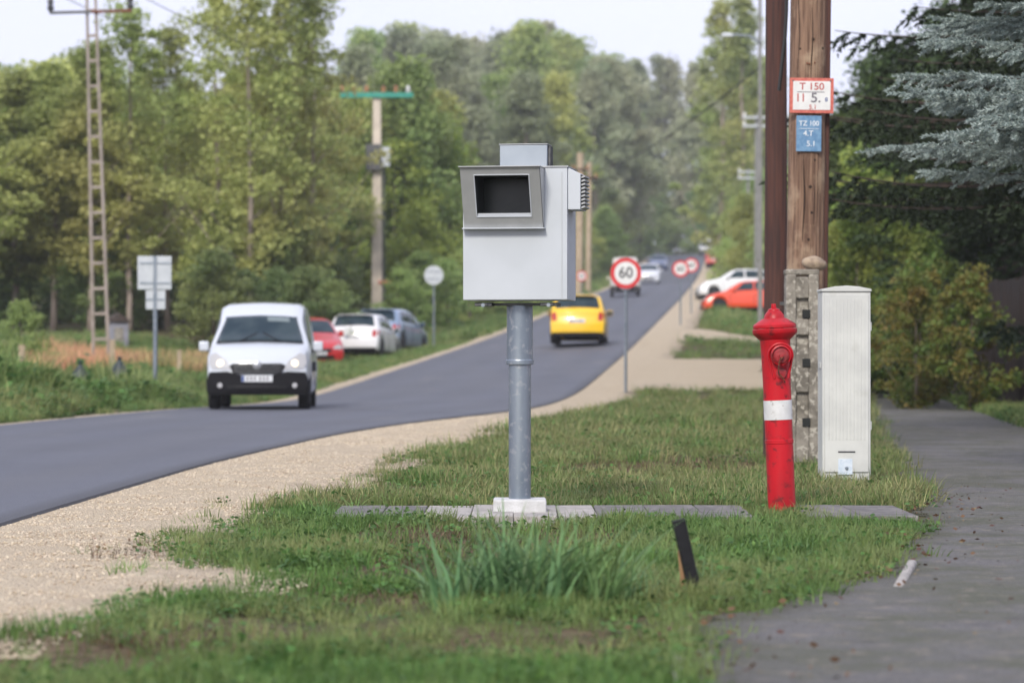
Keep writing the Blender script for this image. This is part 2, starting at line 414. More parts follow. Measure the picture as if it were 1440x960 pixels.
def gravel_material(name, soil=True):
    m, nt, b = new_mat(name)
    v = nt.nodes.new('ShaderNodeTexVoronoi'); v.inputs['Scale'].default_value = 75
    v2 = nt.nodes.new('ShaderNodeTexVoronoi'); v2.inputs['Scale'].default_value = 110
    g = nt.nodes.new('ShaderNodeNewGeometry'); nt.links.new(g.outputs['Position'], v.inputs['Vector']); nt.links.new(g.outputs['Position'], v2.inputs['Vector'])
    sp = nt.nodes.new('ShaderNodeSeparateColor'); nt.links.new(v.outputs['Color'], sp.inputs[0])
    c = mixn(nt, sp.outputs[0], (.66, .55, .40), (.54, .44, .31))
    c = mixn(nt, ramp(nt, sp.outputs[1], .55, 1, 0, .8), c, (.66, .58, .44))
    c = mixn(nt, ramp(nt, sp.outputs[2], .9, 1, 0, .8), c, (.27, .22, .18))
    c = mixn(nt, ramp(nt, noise(nt, 1.2, 5, 'World'), .4, .7, 0, .55), c, (.56, .455, .32))
    if soil:
        at = nt.nodes.new('ShaderNodeAttribute'); at.attribute_name = 'across'
        nn = noise(nt, 3, 6, 'World')
        ad = nt.nodes.new('ShaderNodeMath'); ad.operation = 'ADD'; nt.links.new(at.outputs['Fac'], ad.inputs[0]); nt.links.new(nn, ad.inputs[1])
        c = mixn(nt, ramp(nt, ad.outputs[0], 1.2, 1.5, 0, .75), c, (.30, .235, .18))
    nt.links.new(c, b.inputs['Base Color']); b.inputs['Roughness'].default_value = .95; b.inputs['Specular IOR Level'].default_value = .2
    bump(nt, b, v.outputs['Distance'], 1, .02)
    return m
gm = gravel_material('limestone_gravel')
strip('gravel_shoulder', lambda z: RE(z) - .02, GE, np.concatenate([np.arange(2, 60, .1), np.arange(60, 480, 2)]), 36, .002, gm, 'pale limestone gravel shoulder along the right road edge', 0, .17, .0, .035)
strip('gravel_edge', lambda z: LE(z) - .42 - .25 * sm((z - 55) / 10), lambda z: LE(z) + .03, np.concatenate([np.arange(2, 60, .2), np.arange(60, 480, 2)]), 6, .0, gm, 'narrow gravel edge along the left side of the road', .1, 0, 0, .02)
# driveways crossing the verge
def driveway(z0, z1, x1, label, mat):
    zs = np.arange(z0, z1, .25)
    w_ = lambda z: GE(z) + (x1 - GE(z)) * np.minimum(1, sm((z - z0) / 2.5) * sm((z1 - z) / 2.5) * 3)
    strip('driveway', lambda z: GE(z) - .4, w_, zs, 40, .012, mat, label, 0, .2, 0, .03)
gm2 = gravel_material('pinkish_gravel', False)
driveway(57.5, 74, 11, 'pinkish gravel driveway crossing the verge beside the round speed limit sign', gm2)
driveway(88, 99, 14, 'dusty gravel pull-in in front of the orange car', gm2)

# concrete crossing between pole and hydrant: slabs lie side by side
slab_col = []
def slabs():
    x = -1.02; k = 0
    seq = [(.28, 'slab_dark'), (.24, 'slab_dark'), (.27, 'slab_light'), (.24, 'slab_light'), (.25, 'slab_light'), (.22, 'slab_light'), (.3, 'slab_dark'), (.3, 'slab_dark'), (.28, 'slab_dark'), (.3, 'slab_dark'), (.3, 'slab_dark'), (.32, 'slab_dark')]
    root = empty('slab_crossing', (.6, 16.55, 0), 0, 'row of flat concrete slabs crossing the verge from gravel to footpath', 'paving')
    for wd, m in seq:
        if 1.36 < x + wd / 2 < 1.74: x += wd; continue
        b = MB(); y0, y1 = 15.88, 17.0
        j = R_.uniform(-.02, .02)
        hz = base_h(x + wd / 2, 16.5)
        b.box((x + wd / 2 - .6, (y0 + y1) / 2 - 16.55 + j, float(hz) + .006 + R_.uniform(-.004, .004)), (wd - .005, y1 - y0, .07), (R_.uniform(-.003, .003), R_.uniform(-.01, .01), R_.uniform(-.01, .01)))
        b.build('slab', M[m], root, bevel=.006)
        x += wd
slabs()
def kerb_bit(x, y, l, rz, label, h=.006):
    b = MB(); b.box((0, 0, h / 2 - .02), (.042, l, h + .06)); o = b.build('kerb_stone', M['slab_light'], None, bevel=.012)
    o.location = (x, y, gh(x, y) + .004); o.rotation_euler = (0.02, .03, rz)
    tag(o, label, 'kerb stone')
kerb_bit(1.665, 12.05, 1.15, -.19, 'weathered white kerb stone at the path edge right of the black stake')
kerb_bit(.475, 8.1, 1.0, -.06, 'white kerb stone at the very front corner of the footpath')

# ------------------------------------------------------------------ geometry-node scatter for grass, pebbles, crops
def source_collection(name, meshes):
    c = bpy.data.collections.new(name)
    for i, me in enumerate(meshes):
        o = bpy.data.objects.new(f'{name}_{i:02d}', me); c.objects.link(o)
    return c
def scatter(name, P, S, coll, label, rotx=.25, flat=False):
    me = bpy.data.meshes.new(name); me.vertices.add(len(P)); me.vertices.foreach_set('co', np.asarray(P, np.float32).ravel())
    a = me.attributes.new('siz', 'FLOAT_VECTOR', 'POINT'); a.data.foreach_set('vector', np.asarray(S, np.float32).ravel())
    rr = np.stack([NP.uniform(-rotx, rotx, len(P)), NP.uniform(-rotx, rotx, len(P)), NP.uniform(0, 6.28, len(P))], -1)
    a = me.attributes.new('rot', 'FLOAT_VECTOR', 'POINT'); a.data.foreach_set('vector', rr.astype(np.float32).ravel())
    o = mk(name, me); tag(o, label, kind='stuff')
    g = bpy.data.node_groups.new(name, 'GeometryNodeTree')
    g.interface.new_socket('Geometry', in_out='INPUT', socket_type='NodeSocketGeometry'); g.interface.new_socket('Geometry', in_out='OUTPUT', socket_type='NodeSocketGeometry')
    N = g.nodes.new; gi = N('NodeGroupInput'); go = N('NodeGroupOutput')
    ci = N('GeometryNodeCollectionInfo'); ci.inputs['Collection'].default_value = coll; ci.inputs['Separate Children'].default_value = True; ci.inputs['Reset Children'].default_value = True
    ip = N('GeometryNodeInstanceOnPoints'); ip.inputs['Pick Instance'].default_value = True
    rv = N('FunctionNodeRandomValue'); rv.data_type = 'INT'
    rv.inputs[4].default_value = 0; rv.inputs[5].default_value = len(coll.objects) - 1
    n1 = N('GeometryNodeInputNamedAttribute'); n1.data_type = 'FLOAT_VECTOR'; n1.inputs['Name'].default_value = 'siz'
    n2 = N('GeometryNodeInputNamedAttribute'); n2.data_type = 'FLOAT_VECTOR'; n2.inputs['Name'].default_value = 'rot'
    er = N('FunctionNodeEulerToRotation')
    L = g.links.new
    L(gi.outputs[0], ip.inputs['Points']); L(ci.outputs[0], ip.inputs['Instance']); L(rv.outputs[2], ip.inputs['Instance Index'])
    L(n1.outputs[0], ip.inputs['Scale']); L(n2.outputs[0], er.inputs[0]); L(er.outputs[0], ip.inputs['Rotation']); L(ip.outputs[0], go.inputs[0])
    md = o.modifiers.new('scatter', 'NODES'); md.node_group = g
    return o

def blade_clump(n, h, spread, wd, mat, seed, lean=.6, segs=3, up=1.0):
    r = np.random.RandomState(seed); V = []; F = []
    for k in range(n):
        a = r.uniform(0, 6.28); d = spread * math.sqrt(r.rand()); bx, by = d * math.cos(a), d * math.sin(a)
        hh = h * r.uniform(.5, 1.15); ln = lean * r.uniform(.2, 1.1); da = a + r.uniform(-1, 1); wa = da + 1.57 + r.uniform(-.5, .5)
        ww = wd * r.uniform(.6, 1.2); n0 = len(V)
        for s in range(segs + 1):
            t = s / segs; off = ln * hh * t * t; z = hh * t * (1 - .25 * ln * t) * up
            x = bx + off * math.cos(da); y = by + off * math.sin(da); q = ww * (1 - t ** 1.5) * .5 + .0003
            V.append((x - q * math.cos(wa), y - q * math.sin(wa), z)); V.append((x + q * math.cos(wa), y + q * math.sin(wa), z))
        for s in range(segs): F.append((n0 + 2 * s, n0 + 2 * s + 1, n0 + 2 * s + 3, n0 + 2 * s + 2))
    return fast_mesh('blades', V, F, mat)
def leafy_clump(n, h, spread, size, mat, seed):      # low broad leaved weeds
    r = np.random.RandomState(seed)
    C = np.stack([r.normal(0, spread * .5, n), r.normal(0, spread * .5, n), np.abs(r.normal(0, h * .5, n)) + .01], -1)
    return leaf_cloud('weed', C, size, mat, r, upbias=.8)
def leaf_cloud(name, C, size, mat, r, upbias=.3, aspect=.6, outdir=None):
    C = np.asarray(C); n = len(C)
    d = r.normal(size=(n, 3)); d[:, 2] = d[:, 2] * (1 - upbias); d /= np.linalg.norm(d, axis=1)[:, None] + 1e-9
    q = r.normal(size=(n, 3)); nrm = np.cross(d, q); 
    nrm[:, 2] += np.sign(nrm[:, 2] + 1e-9) * upbias * 1.0
    sdv = np.cross(d, nrm); sdv /= np.linalg.norm(sdv, axis=1)[:, None] + 1e-9
    s = (size * r.uniform(.6, 1.3, n))[:, None]
    V = np.stack([C - d * s * .5, C + sdv * s * aspect * .5, C + d * s * .5, C - sdv * s * aspect * .5], 1).reshape(-1, 3)
    F = np.arange(4 * n).reshape(-1, 4)
    return fast_mesh(name, V, F, mat)

grass_m = leaf_mat('lawn_grass', (.15, .27, .055), (.065, .14, .028), (.23, .27, .09), trans=.35, wscale=.7, obj=.3)
grass_dry = leaf_mat('dry_grass', (.28, .21, .11), (.16, .12, .06), None, trans=.2)
grass_tall = leaf_mat('tall_grass', (.18, .31, .12), (.06, .15, .055), (.20, .32, .08), trans=.3, wscale=.8, obj=.25)
weed_m = leaf_mat('weed_leaf', (.10, .21, .04), (.06, .14, .03), None, trans=.3)
lawn = source_collection('lawn_clumps', [blade_clump(16, .06, .07, .0048, grass_m, s, .8) for s in range(7)] +  [leafy_clump(14, .03, .07, .028, weed_m, s) for s in (41, 42)])

def in_gravel(x, y): return (x > RE(y)) & (x < GE(y) + .17 * (fbm(y * 1.9, y * 0 + 8, 4) - .5) * 2)
def on_drive(x, y):
    d1 = (y > 58) & (y < 73.5) & (x > GE(y) - 1) & (x < 11); d2 = (y > 88.8) & (y < 98.3) & (x > GE(y) - 1) & (x < 14)
    return d1 | d2
BARE = ((-.45, 14.2, .30, .9), (-.75, 11.15, .45, .22), (-.25, 12.6, .3, .5), (1.75, 24.6, .35, 1.2), (.95, 24.0, .3, .9), (-1.0, 9.2, .5, .25), (.1, 9.0, .35, .3), (.35, 14.6, .3, .5), (2.2, 14.2, .25, .5), (3.2, 31, .5, 2))
def verge_points(n, y0, y1, dens=None, xr=None, lim=.2, soft=.22):
    y = (NP.uniform(0, 1, n)) * (y1 - y0) + y0
    hw = lim * y + .3; x = NP.uniform(-1, 1, n) * hw
    if xr: x = NP.uniform(xr[0], xr[1], n)
    jit = NP.normal(0, soft, n) * (y < 40)
    keep = (x > GE(y) + jit * .9) & (x > RE(y) + .25) & (x < PL(y) + jit * .35 - .02)
    keep &= ~((y > 15.78 + .2 * (fbm(x * 5, y * 0) - .5)) & (y < 17.13) & (x > -1.05) & (x < 2.5) & ~((x > 1.33) & (x < 1.77)) & (NP.rand(n) > .02))
    keep &= ~on_drive(x, y)
    nz = fbm(x * 1.5 + 5, y * .9, 3)
    for bx, by, rx, ry in BARE: nz = nz - .55 * np.exp(-(((x - bx) / rx) ** 2 + ((y - by) / ry) ** 2) * 1.0) * (.5 + 1.3 * fbm(x * 9, y * 6))
    keep &= NP.rand(n) < np.clip((nz - .36) * 4.6, .07, 1)
    keep &= ~((np.abs(x - .045) < .16) & (np.abs(y - 16.45) < .17))
    return x[keep], y[keep]
STRAW = source_collection('straw_clumps', [blade_clump(14, .035, .08, .004, leaf_mat('straw', (.20, .13, .07), (.09, .055, .035), None, trans=.15), 90 + q, 1.4) for q in range(3)])
sx_, sy_ = [], []
for bx, by, rx, ry in BARE:
    k_ = int(260 * rx * ry * 2.2) + 20; sx_.append(NP.normal(bx, rx * .75, k_)); sy_.append(NP.normal(by, ry * .75, k_))
sx_ = np.concatenate(sx_); sy_ = np.concatenate(sy_); ok_ = (sx_ > GE(sy_) - .5) & (sx_ < PL(sy_)) & ~((sy_ > 15.7) & (sy_ < 17.1)); sx_, sy_ = sx_[ok_], sy_[ok_]
scatter('withered_grass', np.stack([sx_, sy_, ground_h(sx_, sy_) - .01], -1), np.stack([NP.uniform(.6, 1.3, len(sx_))] * 3, -1), STRAW, 'brown withered grass lying on the bare patches')
PX = []; PY = []; SS = []
for n, y0, y1, s in ((52000, 7.2, 18, 1.0), (30000, 17, 30, 1.25), (34000, 30, 60, 1.9), (12000, 60, 100, 3.2)):
    x, y = verge_points(n, y0, y1); PX.append(x); PY.append(y)
    ss = s * NP.uniform(.6, 1.3, len(x)) * (.75 + .7 * fbm(x * .8, y * .6, 2))
    near_obj = np.maximum(0 * x, np.exp(-((x - 1.35) ** 2 / .5 + (y - 15.2) ** 2 / 1.2)))
    SS.append(ss * (1 + .35 * near_obj))
x = np.concatenate(PX); y = np.concatenate(PY); s = np.concatenate(SS)
dry_sunlit_m = (y > 17.1) & (y < 60)
kk = dry_sunlit_m & (NP.rand(len(y)) < .38 + .4 * (fbm(x * .7 + 3, y * .35, 2) > .55))
lawn_dry_sunlit = source_collection('dry_sunlit_clumps', [blade_clump(14, .07, .08, .005, leaf_mat('yellow_grass', (.34, .32, .13), (.20, .21, .08), None, trans=.3), 70 + q, .9) for q in range(3)])  # paler dry yellow also stands in for sunlight beyond the shaded foreground
scatter('dry_sunlit_grass', np.stack([x[kk], y[kk], ground_h(x[kk], y[kk]) - .012], -1), np.stack([s[kk]] * 3, -1), lawn_dry_sunlit, 'yellowed dry grass of the verge beyond the slabs, sunlight put into its paler colour')
scatter('lawn_grass', np.stack([x, y, ground_h(x, y) - .012], -1), np.stack([s, s, s * NP.uniform(.7, 1.3, len(s))], -1), lawn, 'short patchy grass of the verge between road and footpath')
# rougher grass of the left verge and of the right margin beneath the spruces
rough_c = source_collection('rough_clumps', [blade_clump(22, .20, .14, .010, leaf_mat('rough_grass', (.24, .34, .09), (.12, .20, .05), (.32, .34, .12), trans=.3, wscale=.4, obj=.3), s, .7) for s in range(5)] + [leafy_clump(40, .12, .16, .06, weed_m, s) for s in (51, 52, 53)])
n = 52000; y = 36 + 60 * NP.rand(n) ** 1.4; x = LE(y) - .45 - NP.rand(n) ** 1.1 * np.minimum(.2 * y + LE(y) + 2, 16)
k = (fbm(x * .9, y * .5, 2) > .25); x, y = x[k], y[k]
s = NP.uniform(.6, 1.5, len(x)) * (.35 + 2.9 * sm((LE(y) - x) / 2.0) * fbm(x * .6, y * .35, 2) * 1.3 * (y < 72) + 1.0 * (y >= 72) * sm((LE(y) - x) / 2))
s = np.where(y > 62, s * .8, s)
scatter('rough_grass', np.stack([x, y, ground_h(x, y) - .02], -1), np.stack([s, s, s], -1), rough_c, 'rough tall grass and weeds on the left verge')
n = 26000; y = 100 + 170 * NP.rand(n); side = NP.rand(n) < .5
x = np.where(side, LE(y) - .6 - NP.rand(n) * 6, GE(y) + .3 + NP.rand(n) * 8)
s = NP.uniform(1.2, 2.6, n); k = ~on_drive(x, y); x, y, s = x[k], y[k], s[k]
scatter('far_grass', np.stack([x, y, ground_h(x, y) - .02], -1), np.stack([s, s, s], -1), rough_c, 'distant grass of the verges where the road climbs')
n = 9000; y = 30 + 32 * NP.rand(n); x = PR(y) + .05 + np.abs(NP.normal(0, .9, n)); s = NP.uniform(.4, 1.0, n)
scatter('margin_grass', np.stack([x, y, ground_h(x, y) - .01], -1), np.stack([s, s, s], -1), rough_c, 'shaded grass margin between footpath and brown fence')
# long leaved tufts in front of the pole
tuft_c = source_collection('tuft_clumps', [blade_clump(7, .29, .07, .017, grass_tall, s, 1.0, 8) for s in range(5)])
def tufts(name, n, cx, cy, sx, sy, sc, label, coll=None):
    x = NP.normal(cx, sx, n); y = NP.normal(cy, sy, n); s = NP.uniform(.55, 1.15, n) * sc
    k = x < PL(y) - .12; x, y, s = x[k], y[k], s[k]
    scatter(name, np.stack([x, y, ground_h(x, y) - .02], -1), np.stack([s, s, s], -1), coll or tuft_c, label, .3)
tufts('long_leaved_tuft', 90, .10, 10.85, .16, .12, 1.22, 'tall tuft of long arching blades in front of the grey pole')
tufts('grass_tuft', 60, .30, 11.3, .24, .3, .62, 'ragged grass between the tall tuft and the black stake')
tufts('weed_tuft', 90, 1.35, 12.9, .45, .9, .42, 'long grass in front of the hydrant foot')
red_w = leaf_mat('red_weed', (.22, .10, .06), (.10, .09, .035), None, trans=.2)
red_c = source_collection('red_weeds', [leafy_clump(26, .11, .12, .022, red_w, 61), leafy_clump(22, .13, .10, .02, red_w, 62), blade_clump(9, .14, .05, .004, red_w, 63, .6)])
tufts('gravel_weed', 16, -1.80, 13.3, .12, .22, .8, 'small reddish weed growing alone in the gravel', red_c)
tufts('brown_weed', 22, -1.02, 11.55, .22, .12, .55, 'reddish brown weeds along the bare strip at the grass tip', red_c)
tufts('gravel_tuft', 16, -1.66, 12.3, .08, .12, .34, 'small green tuft in the gravel below the reddish weed')
tufts('edge_weed', 26, -1.12, 17.4, .14, .5, .5, 'green weeds on the gravel margin left of the slabs')
tufts('cabinet_grass', 30, 2.36, 19.98, .22, .04, .48, 'long grass round the foot of the white cabinet')
# pebbles
def pebble(seed, mat):
    r = np.random.RandomState(seed); bm = bmesh.new(); bmesh.ops.create_icosphere(bm, subdivisions=1, radius=.011)
    for v in bm.verts: v.co = Vector((v.co.x * 1.2, v.co.y, v.co.z * .7)) * r.uniform(.75, 1.15)
    me = bpy.data.meshes.new('pebble'); bm.to_mesh(me); bm.free(); me.materials.append(mat); return me
pb = [pebble(1, pm('pebble_tan', (.54, .45, .32), None, rough=.9)), pebble(2, pm('pebble_pale', (.62, .54, .41), None, rough=.9)), pebble(3, pm('pebble_brown', (.36, .28, .20), None, rough=.9)), pebble(4, pm('pebble_cream', (.58, .49, .38), None, rough=.9))]
pb_c = source_collection('pebbles', pb)
n = 52000; y = 8.8 + 34 * NP.rand(n) ** 1.5; x = RE(y) + .01 + NP.rand(n) * (GE(y) - RE(y) + .1)
k = np.abs(x) < .2 * y + .3; k &= NP.rand(n) < .35 + fbm(x * 2, y * 2) ; x, y = x[k], y[k]; s = NP.uniform(.2, .75, len(x)) ** 1.4 * (.8 + y / 50)
scatter('pebbles', np.stack([x, y, base_h(x, y) + .002], -1), np.stack([s, s, s], -1), pb_c, 'loose limestone pebbles on the gravel shoulder', .5)
# fallen leaves on path edge and verge
lv = source_collection('fallen_leaves', [leaf_cloud('fallen_leaf', np.array([[0, 0, .004]]), .05, pm('fallen_leaf_%d' % i, c, None, rough=.8), np.random.RandomState(i), .97) for i, c in enumerate([(.08, .035, .025), (.13, .07, .035), (.05, .035, .025), (.18, .13, .065)])])
n = 650; y = 8 + 12 * NP.rand(n) ** 1.3; x = PL(y) + NP.normal(.05, .20, n) + (NP.rand(n) < .25) * NP.uniform(0, 1.6, n); s = NP.uniform(.25, .9, n)
scatter('fallen_leaves', np.stack([x, y, base_h(x, y) + .03], -1), np.stack([s, s, s], -1), lv, 'brown fallen leaves and litter along the footpath edge', .3)
# brown dead crop field left
dry = leaf_mat('dry_maize', (.80, .40, .22), (.52, .28, .15), (.45, .38, .15), trans=.25, wscale=.6)
dry_c = source_collection('dry_maize', [blade_clump(16, .62, .16, .035, dry, s, .55, 3) for s in range(4)])
n = 3600; y = 67 + 15 * NP.rand(n); x = -.137 * y + NP.uniform(-2.3, 2.4, n); x = np.minimum(x, LE(y) - 3.0); s = NP.uniform(.6, 1.3, n)
scatter('dry_maize', np.stack([x, y, ground_h(x, y) - .02], -1), np.stack([s, s, s], -1), dry_c, 'withered orange brown maize in front of the left wood', .15)

# ------------------------------------------------------------------ trees
def trunk_mesh(h, r0, seed, mat, limbs=7, spread=.35, start=.3, lean=.03):
    r = np.random.RandomState(seed); b = MB(); tips = []
    pts = [Vector((0, 0, -.3))]; rs = [r0 * 1.15]; m = 9; px = py = 0
    for k in range(1, m + 1):
        px += r.uniform(-lean, lean) * h / m * 2; py += r.uniform(-lean, lean) * h / m * 2
        pts.append(Vector((px, py, h * k / m))); rs.append(r0 * (1 - .88 * k / m))
    b.tube(pts, rs, 8)
    for k in range(limbs):
        t = start + (1 - start) * (k + .5) / limbs; a = r.uniform(0, 6.28)
        i = min(int(t * m), m - 1); p = pts[i].lerp(pts[i + 1], t * m - i); L = spread * h * (1.15 - t) * r.uniform(.7, 1.2)
        q1 = p + Vector((math.cos(a), math.sin(a), .55)) * L * .5; q2 = p + Vector((math.cos(a + .3), math.sin(a + .3), .95)) * L
        b.tube([p, q1, q2], [r0 * .35 * (1.1 - t), r0 * .2 * (1.1 - t), r0 * .06], 5); tips += [q1, q2]
    me = bpy.data.meshes.new('trunk'); me.from_pydata(b.v, [], b.f); me.materials.append(mat); me.shade_smooth()
    return me, tips

def crown_mesh(h, rad_fn, n, nclump, size, seed, mat, base=.25, csize=.16, extra=None, gap=0):
    """leaves in clumps spread through an envelope: rad_fn(t) is the radius at height fraction t"""
    r = np.random.RandomState(seed); C = []
    t = base + (1 - base) * (np.arange(nclump) + r.rand(nclump)) / nclump
    R = np.array([rad_fn((q - base) / (1 - base)) for q in t]); a = r.uniform(0, 6.28, nclump); d = R * np.sqrt(r.uniform(.05, 1, nclump))
    cc = np.stack([d * np.cos(a), d * np.sin(a), t * h], -1)
    if extra: cc = np.concatenate([cc, np.array([list(q) for q in extra])])
    k = r.randint(0, len(cc), n)
    cs = csize * h * r.uniform(.35, 1.1, len(cc))
    v = r.normal(size=(n, 3)); v /= np.linalg.norm(v, axis=1)[:, None]; v *= (r.rand(n) ** .45)[:, None]
    C = cc[k] + v * cs[k][:, None] * np.array([1, 1, .62])
    return leaf_cloud('crown', C, size, mat, r, .35, .75)

LM = dict(
    olive=leaf_mat('leaf_olive', (.44, .50, .15), (.29, .37, .10), (.52, .50, .16), wscale=.12, obj=.22),
    green=leaf_mat('leaf_green', (.35, .46, .13), (.22, .33, .09), (.46, .51, .14), wscale=.12, obj=.25),
    bright=leaf_mat('leaf_yellow_green', (.33, .40, .06), (.20, .29, .05), None, obj=.15),
    dark=leaf_mat('leaf_dark', (.22, .31, .10), (.12, .19, .065), (.29, .35, .11), wscale=.3, obj=.3),
    silver=leaf_mat('leaf_silver', (.38, .43, .24), (.25, .31, .15), (.42, .43, .26), wscale=.1, obj=.2),
    autumn=leaf_mat('leaf_mottled', (.17, .26, .045), (.075, .13, .025), (.24, .19, .04), wscale=2.6, obj=.1),
)
oval = lambda w, p=1: (lambda t: w * math.sin(math.pi * min(max(t, 0.02), .98) ** (.75)) ** p * 1.0)
V = {}
def variant(kind, h, rf, n, nc, size, seeds, leaf, bark, base, cs, r0, limbs=8, spread=.3):
    V[kind] = []
    for s in seeds:
        tm, tips = trunk_mesh(h, r0, s, bark, limbs, spread, base)
        V[kind].append((tm, crown_mesh(h, rf, n, nc, size, s, leaf, base, cs, tips)))
variant('tall', 14, oval(2.3), 15000, 80, .23, (1, 2, 3), LM['olive'], M['bark_pale'], .22, .075, .17, 12, .22)
variant('airy', 15, oval(2.3), 9500, 62, .20, (4, 5, 26), LM['olive'], M['bark_pale'], .20, .065, .15, 14, .22)
variant('round', 9, oval(2.9), 14000, 75, .23, (6, 7, 8), LM['green'], M['bark'], .12, .13, .16)
variant('bright', 7, oval(2.4), 8000, 46, .20, (9,), LM['bright'], M['bark'], .08, .14, .12)
variant('darkround', 8, oval(2.8), 8500, 50, .24, (10, 11), LM['dark'], M['bark_dark'], .03, .15, .14)
variant('silver', 20, oval(4.8), 17000, 95, .44, (12, 13), LM['silver'], M['bark_pale'], .12, .10, .3)
variant('big', 20, oval(5.0), 17000, 95, .44, (14, 15), LM['green'], M['bark'], .10, .10, .3)
variant('poplar', 24, oval(2.6, .8), 11000, 90, .36, (16, 17), LM['olive'], M['bark_pale'], .06, .06, .3, 14, .15)
variant('shrub', 2.2, oval(1.15), 6500, 44, .085, (18, 19), LM['autumn'], M['bark'], .02, .17, .04, 6, .4)
variant('bushgreen', 2.6, oval(1.5), 3600, 34, .12, (20, 21), LM['green'], M['bark'], .02, .18, .05, 6, .4)

variant('litbush', 3.4, oval(1.6), 6500, 50, .10, (22, 23), leaf_mat('leaf_lit', (.24, .34, .055), (.08, .14, .03), (.34, .37, .07), wscale=.8, obj=.25), M['bark'], .03, .14, .06, 8, .35)
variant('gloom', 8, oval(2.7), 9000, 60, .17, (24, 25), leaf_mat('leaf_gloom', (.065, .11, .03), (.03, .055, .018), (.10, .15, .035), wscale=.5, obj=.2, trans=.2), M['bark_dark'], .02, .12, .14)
def tree(kind, x, y, h, label, group=None, wide=1, i=None, cat='tree', name=None, z=None):
    vs = V[kind]; tm, cm = vs[(R_.randrange(len(vs)) if i is None else i) % len(vs)]
    h0 = dict(tall=14, airy=15, round=9, bright=7, darkround=8, silver=20, big=20, poplar=24, shrub=2.2, bushgreen=2.6, litbush=3.4, gloom=8)[kind]
    sc = h / h0
    root = empty(name or {'poplar': 'poplar_tree', 'shrub': 'leafy_shrub', 'bushgreen': 'leafy_shrub', 'litbush': 'leafy_shrub'}.get(kind, 'leafy_tree'), (x, y, gh(x, y) - .05 if z is None else z), R_.uniform(0, 6.28), label, cat, group)
    root.scale = (sc * wide, sc * wide, sc)
    mk('trunk', tm, root); mk('crown', cm, root)
    return root
def pxX(px, y): return (px - 720) / 4000.0 * y
def hTop(px_y, x, y): return CH + (498 - px_y) / 4000.0 * y - gh(x, y)

ORD = ['first', 'second', 'third', 'fourth', 'fifth', 'sixth', 'seventh', 'eighth', 'ninth', 'tenth', 'eleventh', 'twelfth', 'thirteenth', 'fourteenth', 'fifteenth', 'sixteenth', 'seventeenth', 'eighteenth', 'nineteenth', 'twentieth', 'twenty first', 'twenty second', 'twenty third', 'twenty fourth', 'twenty fifth', 'twenty sixth', 'twenty seventh']
def number_row(row, what):
    for k, o in enumerate(sorted(row, key=lambda o: o.location.x / o.location.y)): o['label'] = f'{ORD[min(k, len(ORD) - 1)]} from the left of {what}'
ROWS = {}
skyline = [(-60, 100), (0, 100), (60, 92), (110, 88), (150, 30), (180, 0), (230, 40), (290, -30), (330, -45), (400, -40), (450, -25), (490, 20), (530, 60), (580, 95)]
def top_at(px): return float(np.interp(px, [p[0] for p in skyline], [p[1] for p in skyline]))
GL = 'trees of the wood on the left of the road'
def near_label(px):
    return {-40: 'front row tree of the wood, cut off by the left edge', 22: 'front row tree of the wood behind the small rounded bush', 75: 'front row tree of the wood left of the lattice pole', 128: 'front row tree of the wood right behind the lattice pole',
            182: 'front row tree of the wood behind the square sign, thin top against the sky', 236: 'tall front row tree just right of the square sign', 305: 'tall olive tree above the left end of the white van', 350: 'tall olive tree above the middle of the white van', 396: 'tall olive tree above the right end of the white van', 432: 'tall tree of the front row closest to the concrete pole'}[px]
lab1 = 'olive green tree in the front row of the wood left of the road'
for px in (-40, 22, 75, 128, 182, 236, 305, 350, 396, 432):
    y = R_.uniform(94, 104); x = pxX(px, y); t = top_at(px)
    tree('tall' if t > 35 else 'airy', x, y, hTop(t + R_.uniform(0, 26), x, y), near_label(px), GL, R_.uniform(.9, 1.15) * (1.25 if px < 120 else 1.0))
lab2 = 'green tree standing further back inside the wood left of the road'
for px in range(-50, 465, 42):
    y = R_.uniform(112, 125); x = pxX(px + R_.uniform(-12, 12), y); t = top_at(px)
    ROWS.setdefault('the second tree row in the left wood', []).append(tree('round' if t > 60 else 'tall', x, y, hTop(max(t, 70) + R_.uniform(5, 90), x, y), lab2, GL, R_.uniform(.95, 1.2)))
for px in range(-60, 650, 40):
    y = R_.uniform(134, 152); x = pxX(px + R_.uniform(-12, 12), y); t = top_at(px)
    ROWS.setdefault('the deepest tree row in the left wood', []).append(tree('round', x, y, hTop(max(t, 95) + R_.uniform(-5, 70), x, y), lab2, GL, R_.uniform(.7, .9)))
lab3 = 'low dark bushy tree at the foot of the wood left of the road'
for px in range(-40, 455, 44):
    y = R_.uniform(99, 111); x = pxX(px + R_.uniform(-14, 14), y)
    ROWS.setdefault('the low dark bushes under the left wood', []).append(tree('darkround' if R_.random() < .75 else 'round', x, y, R_.uniform(3.2, 5.0), lab3, GL, R_.uniform(1.0, 1.3)))
for px in (300, 345, 385, 430, 470):
    y = R_.uniform(92, 97); x = pxX(px, y)
    ROWS.setdefault('the dark bushes behind the white van', []).append(tree('darkround', x, y, R_.uniform(2.6, 3.8), lab3, GL, 1.2))
lab4 = 'yellow green tree beside the concrete power pole'
for px, t, y in ((560, 205, 135), (612, 170, 140), (592, 290, 131), (640, 240, 150), (506, 250, 136)):
    x = pxX(px, y); ROWS.setdefault('the yellow green trees around the concrete pole', []).append(tree('bright' if px != 506 else 'round', x, y, hTop(t, x, y), lab4, 'yellow green trees near the concrete pole', 1.0))
lab4b = 'low green shrub on the verge behind the left round sign'
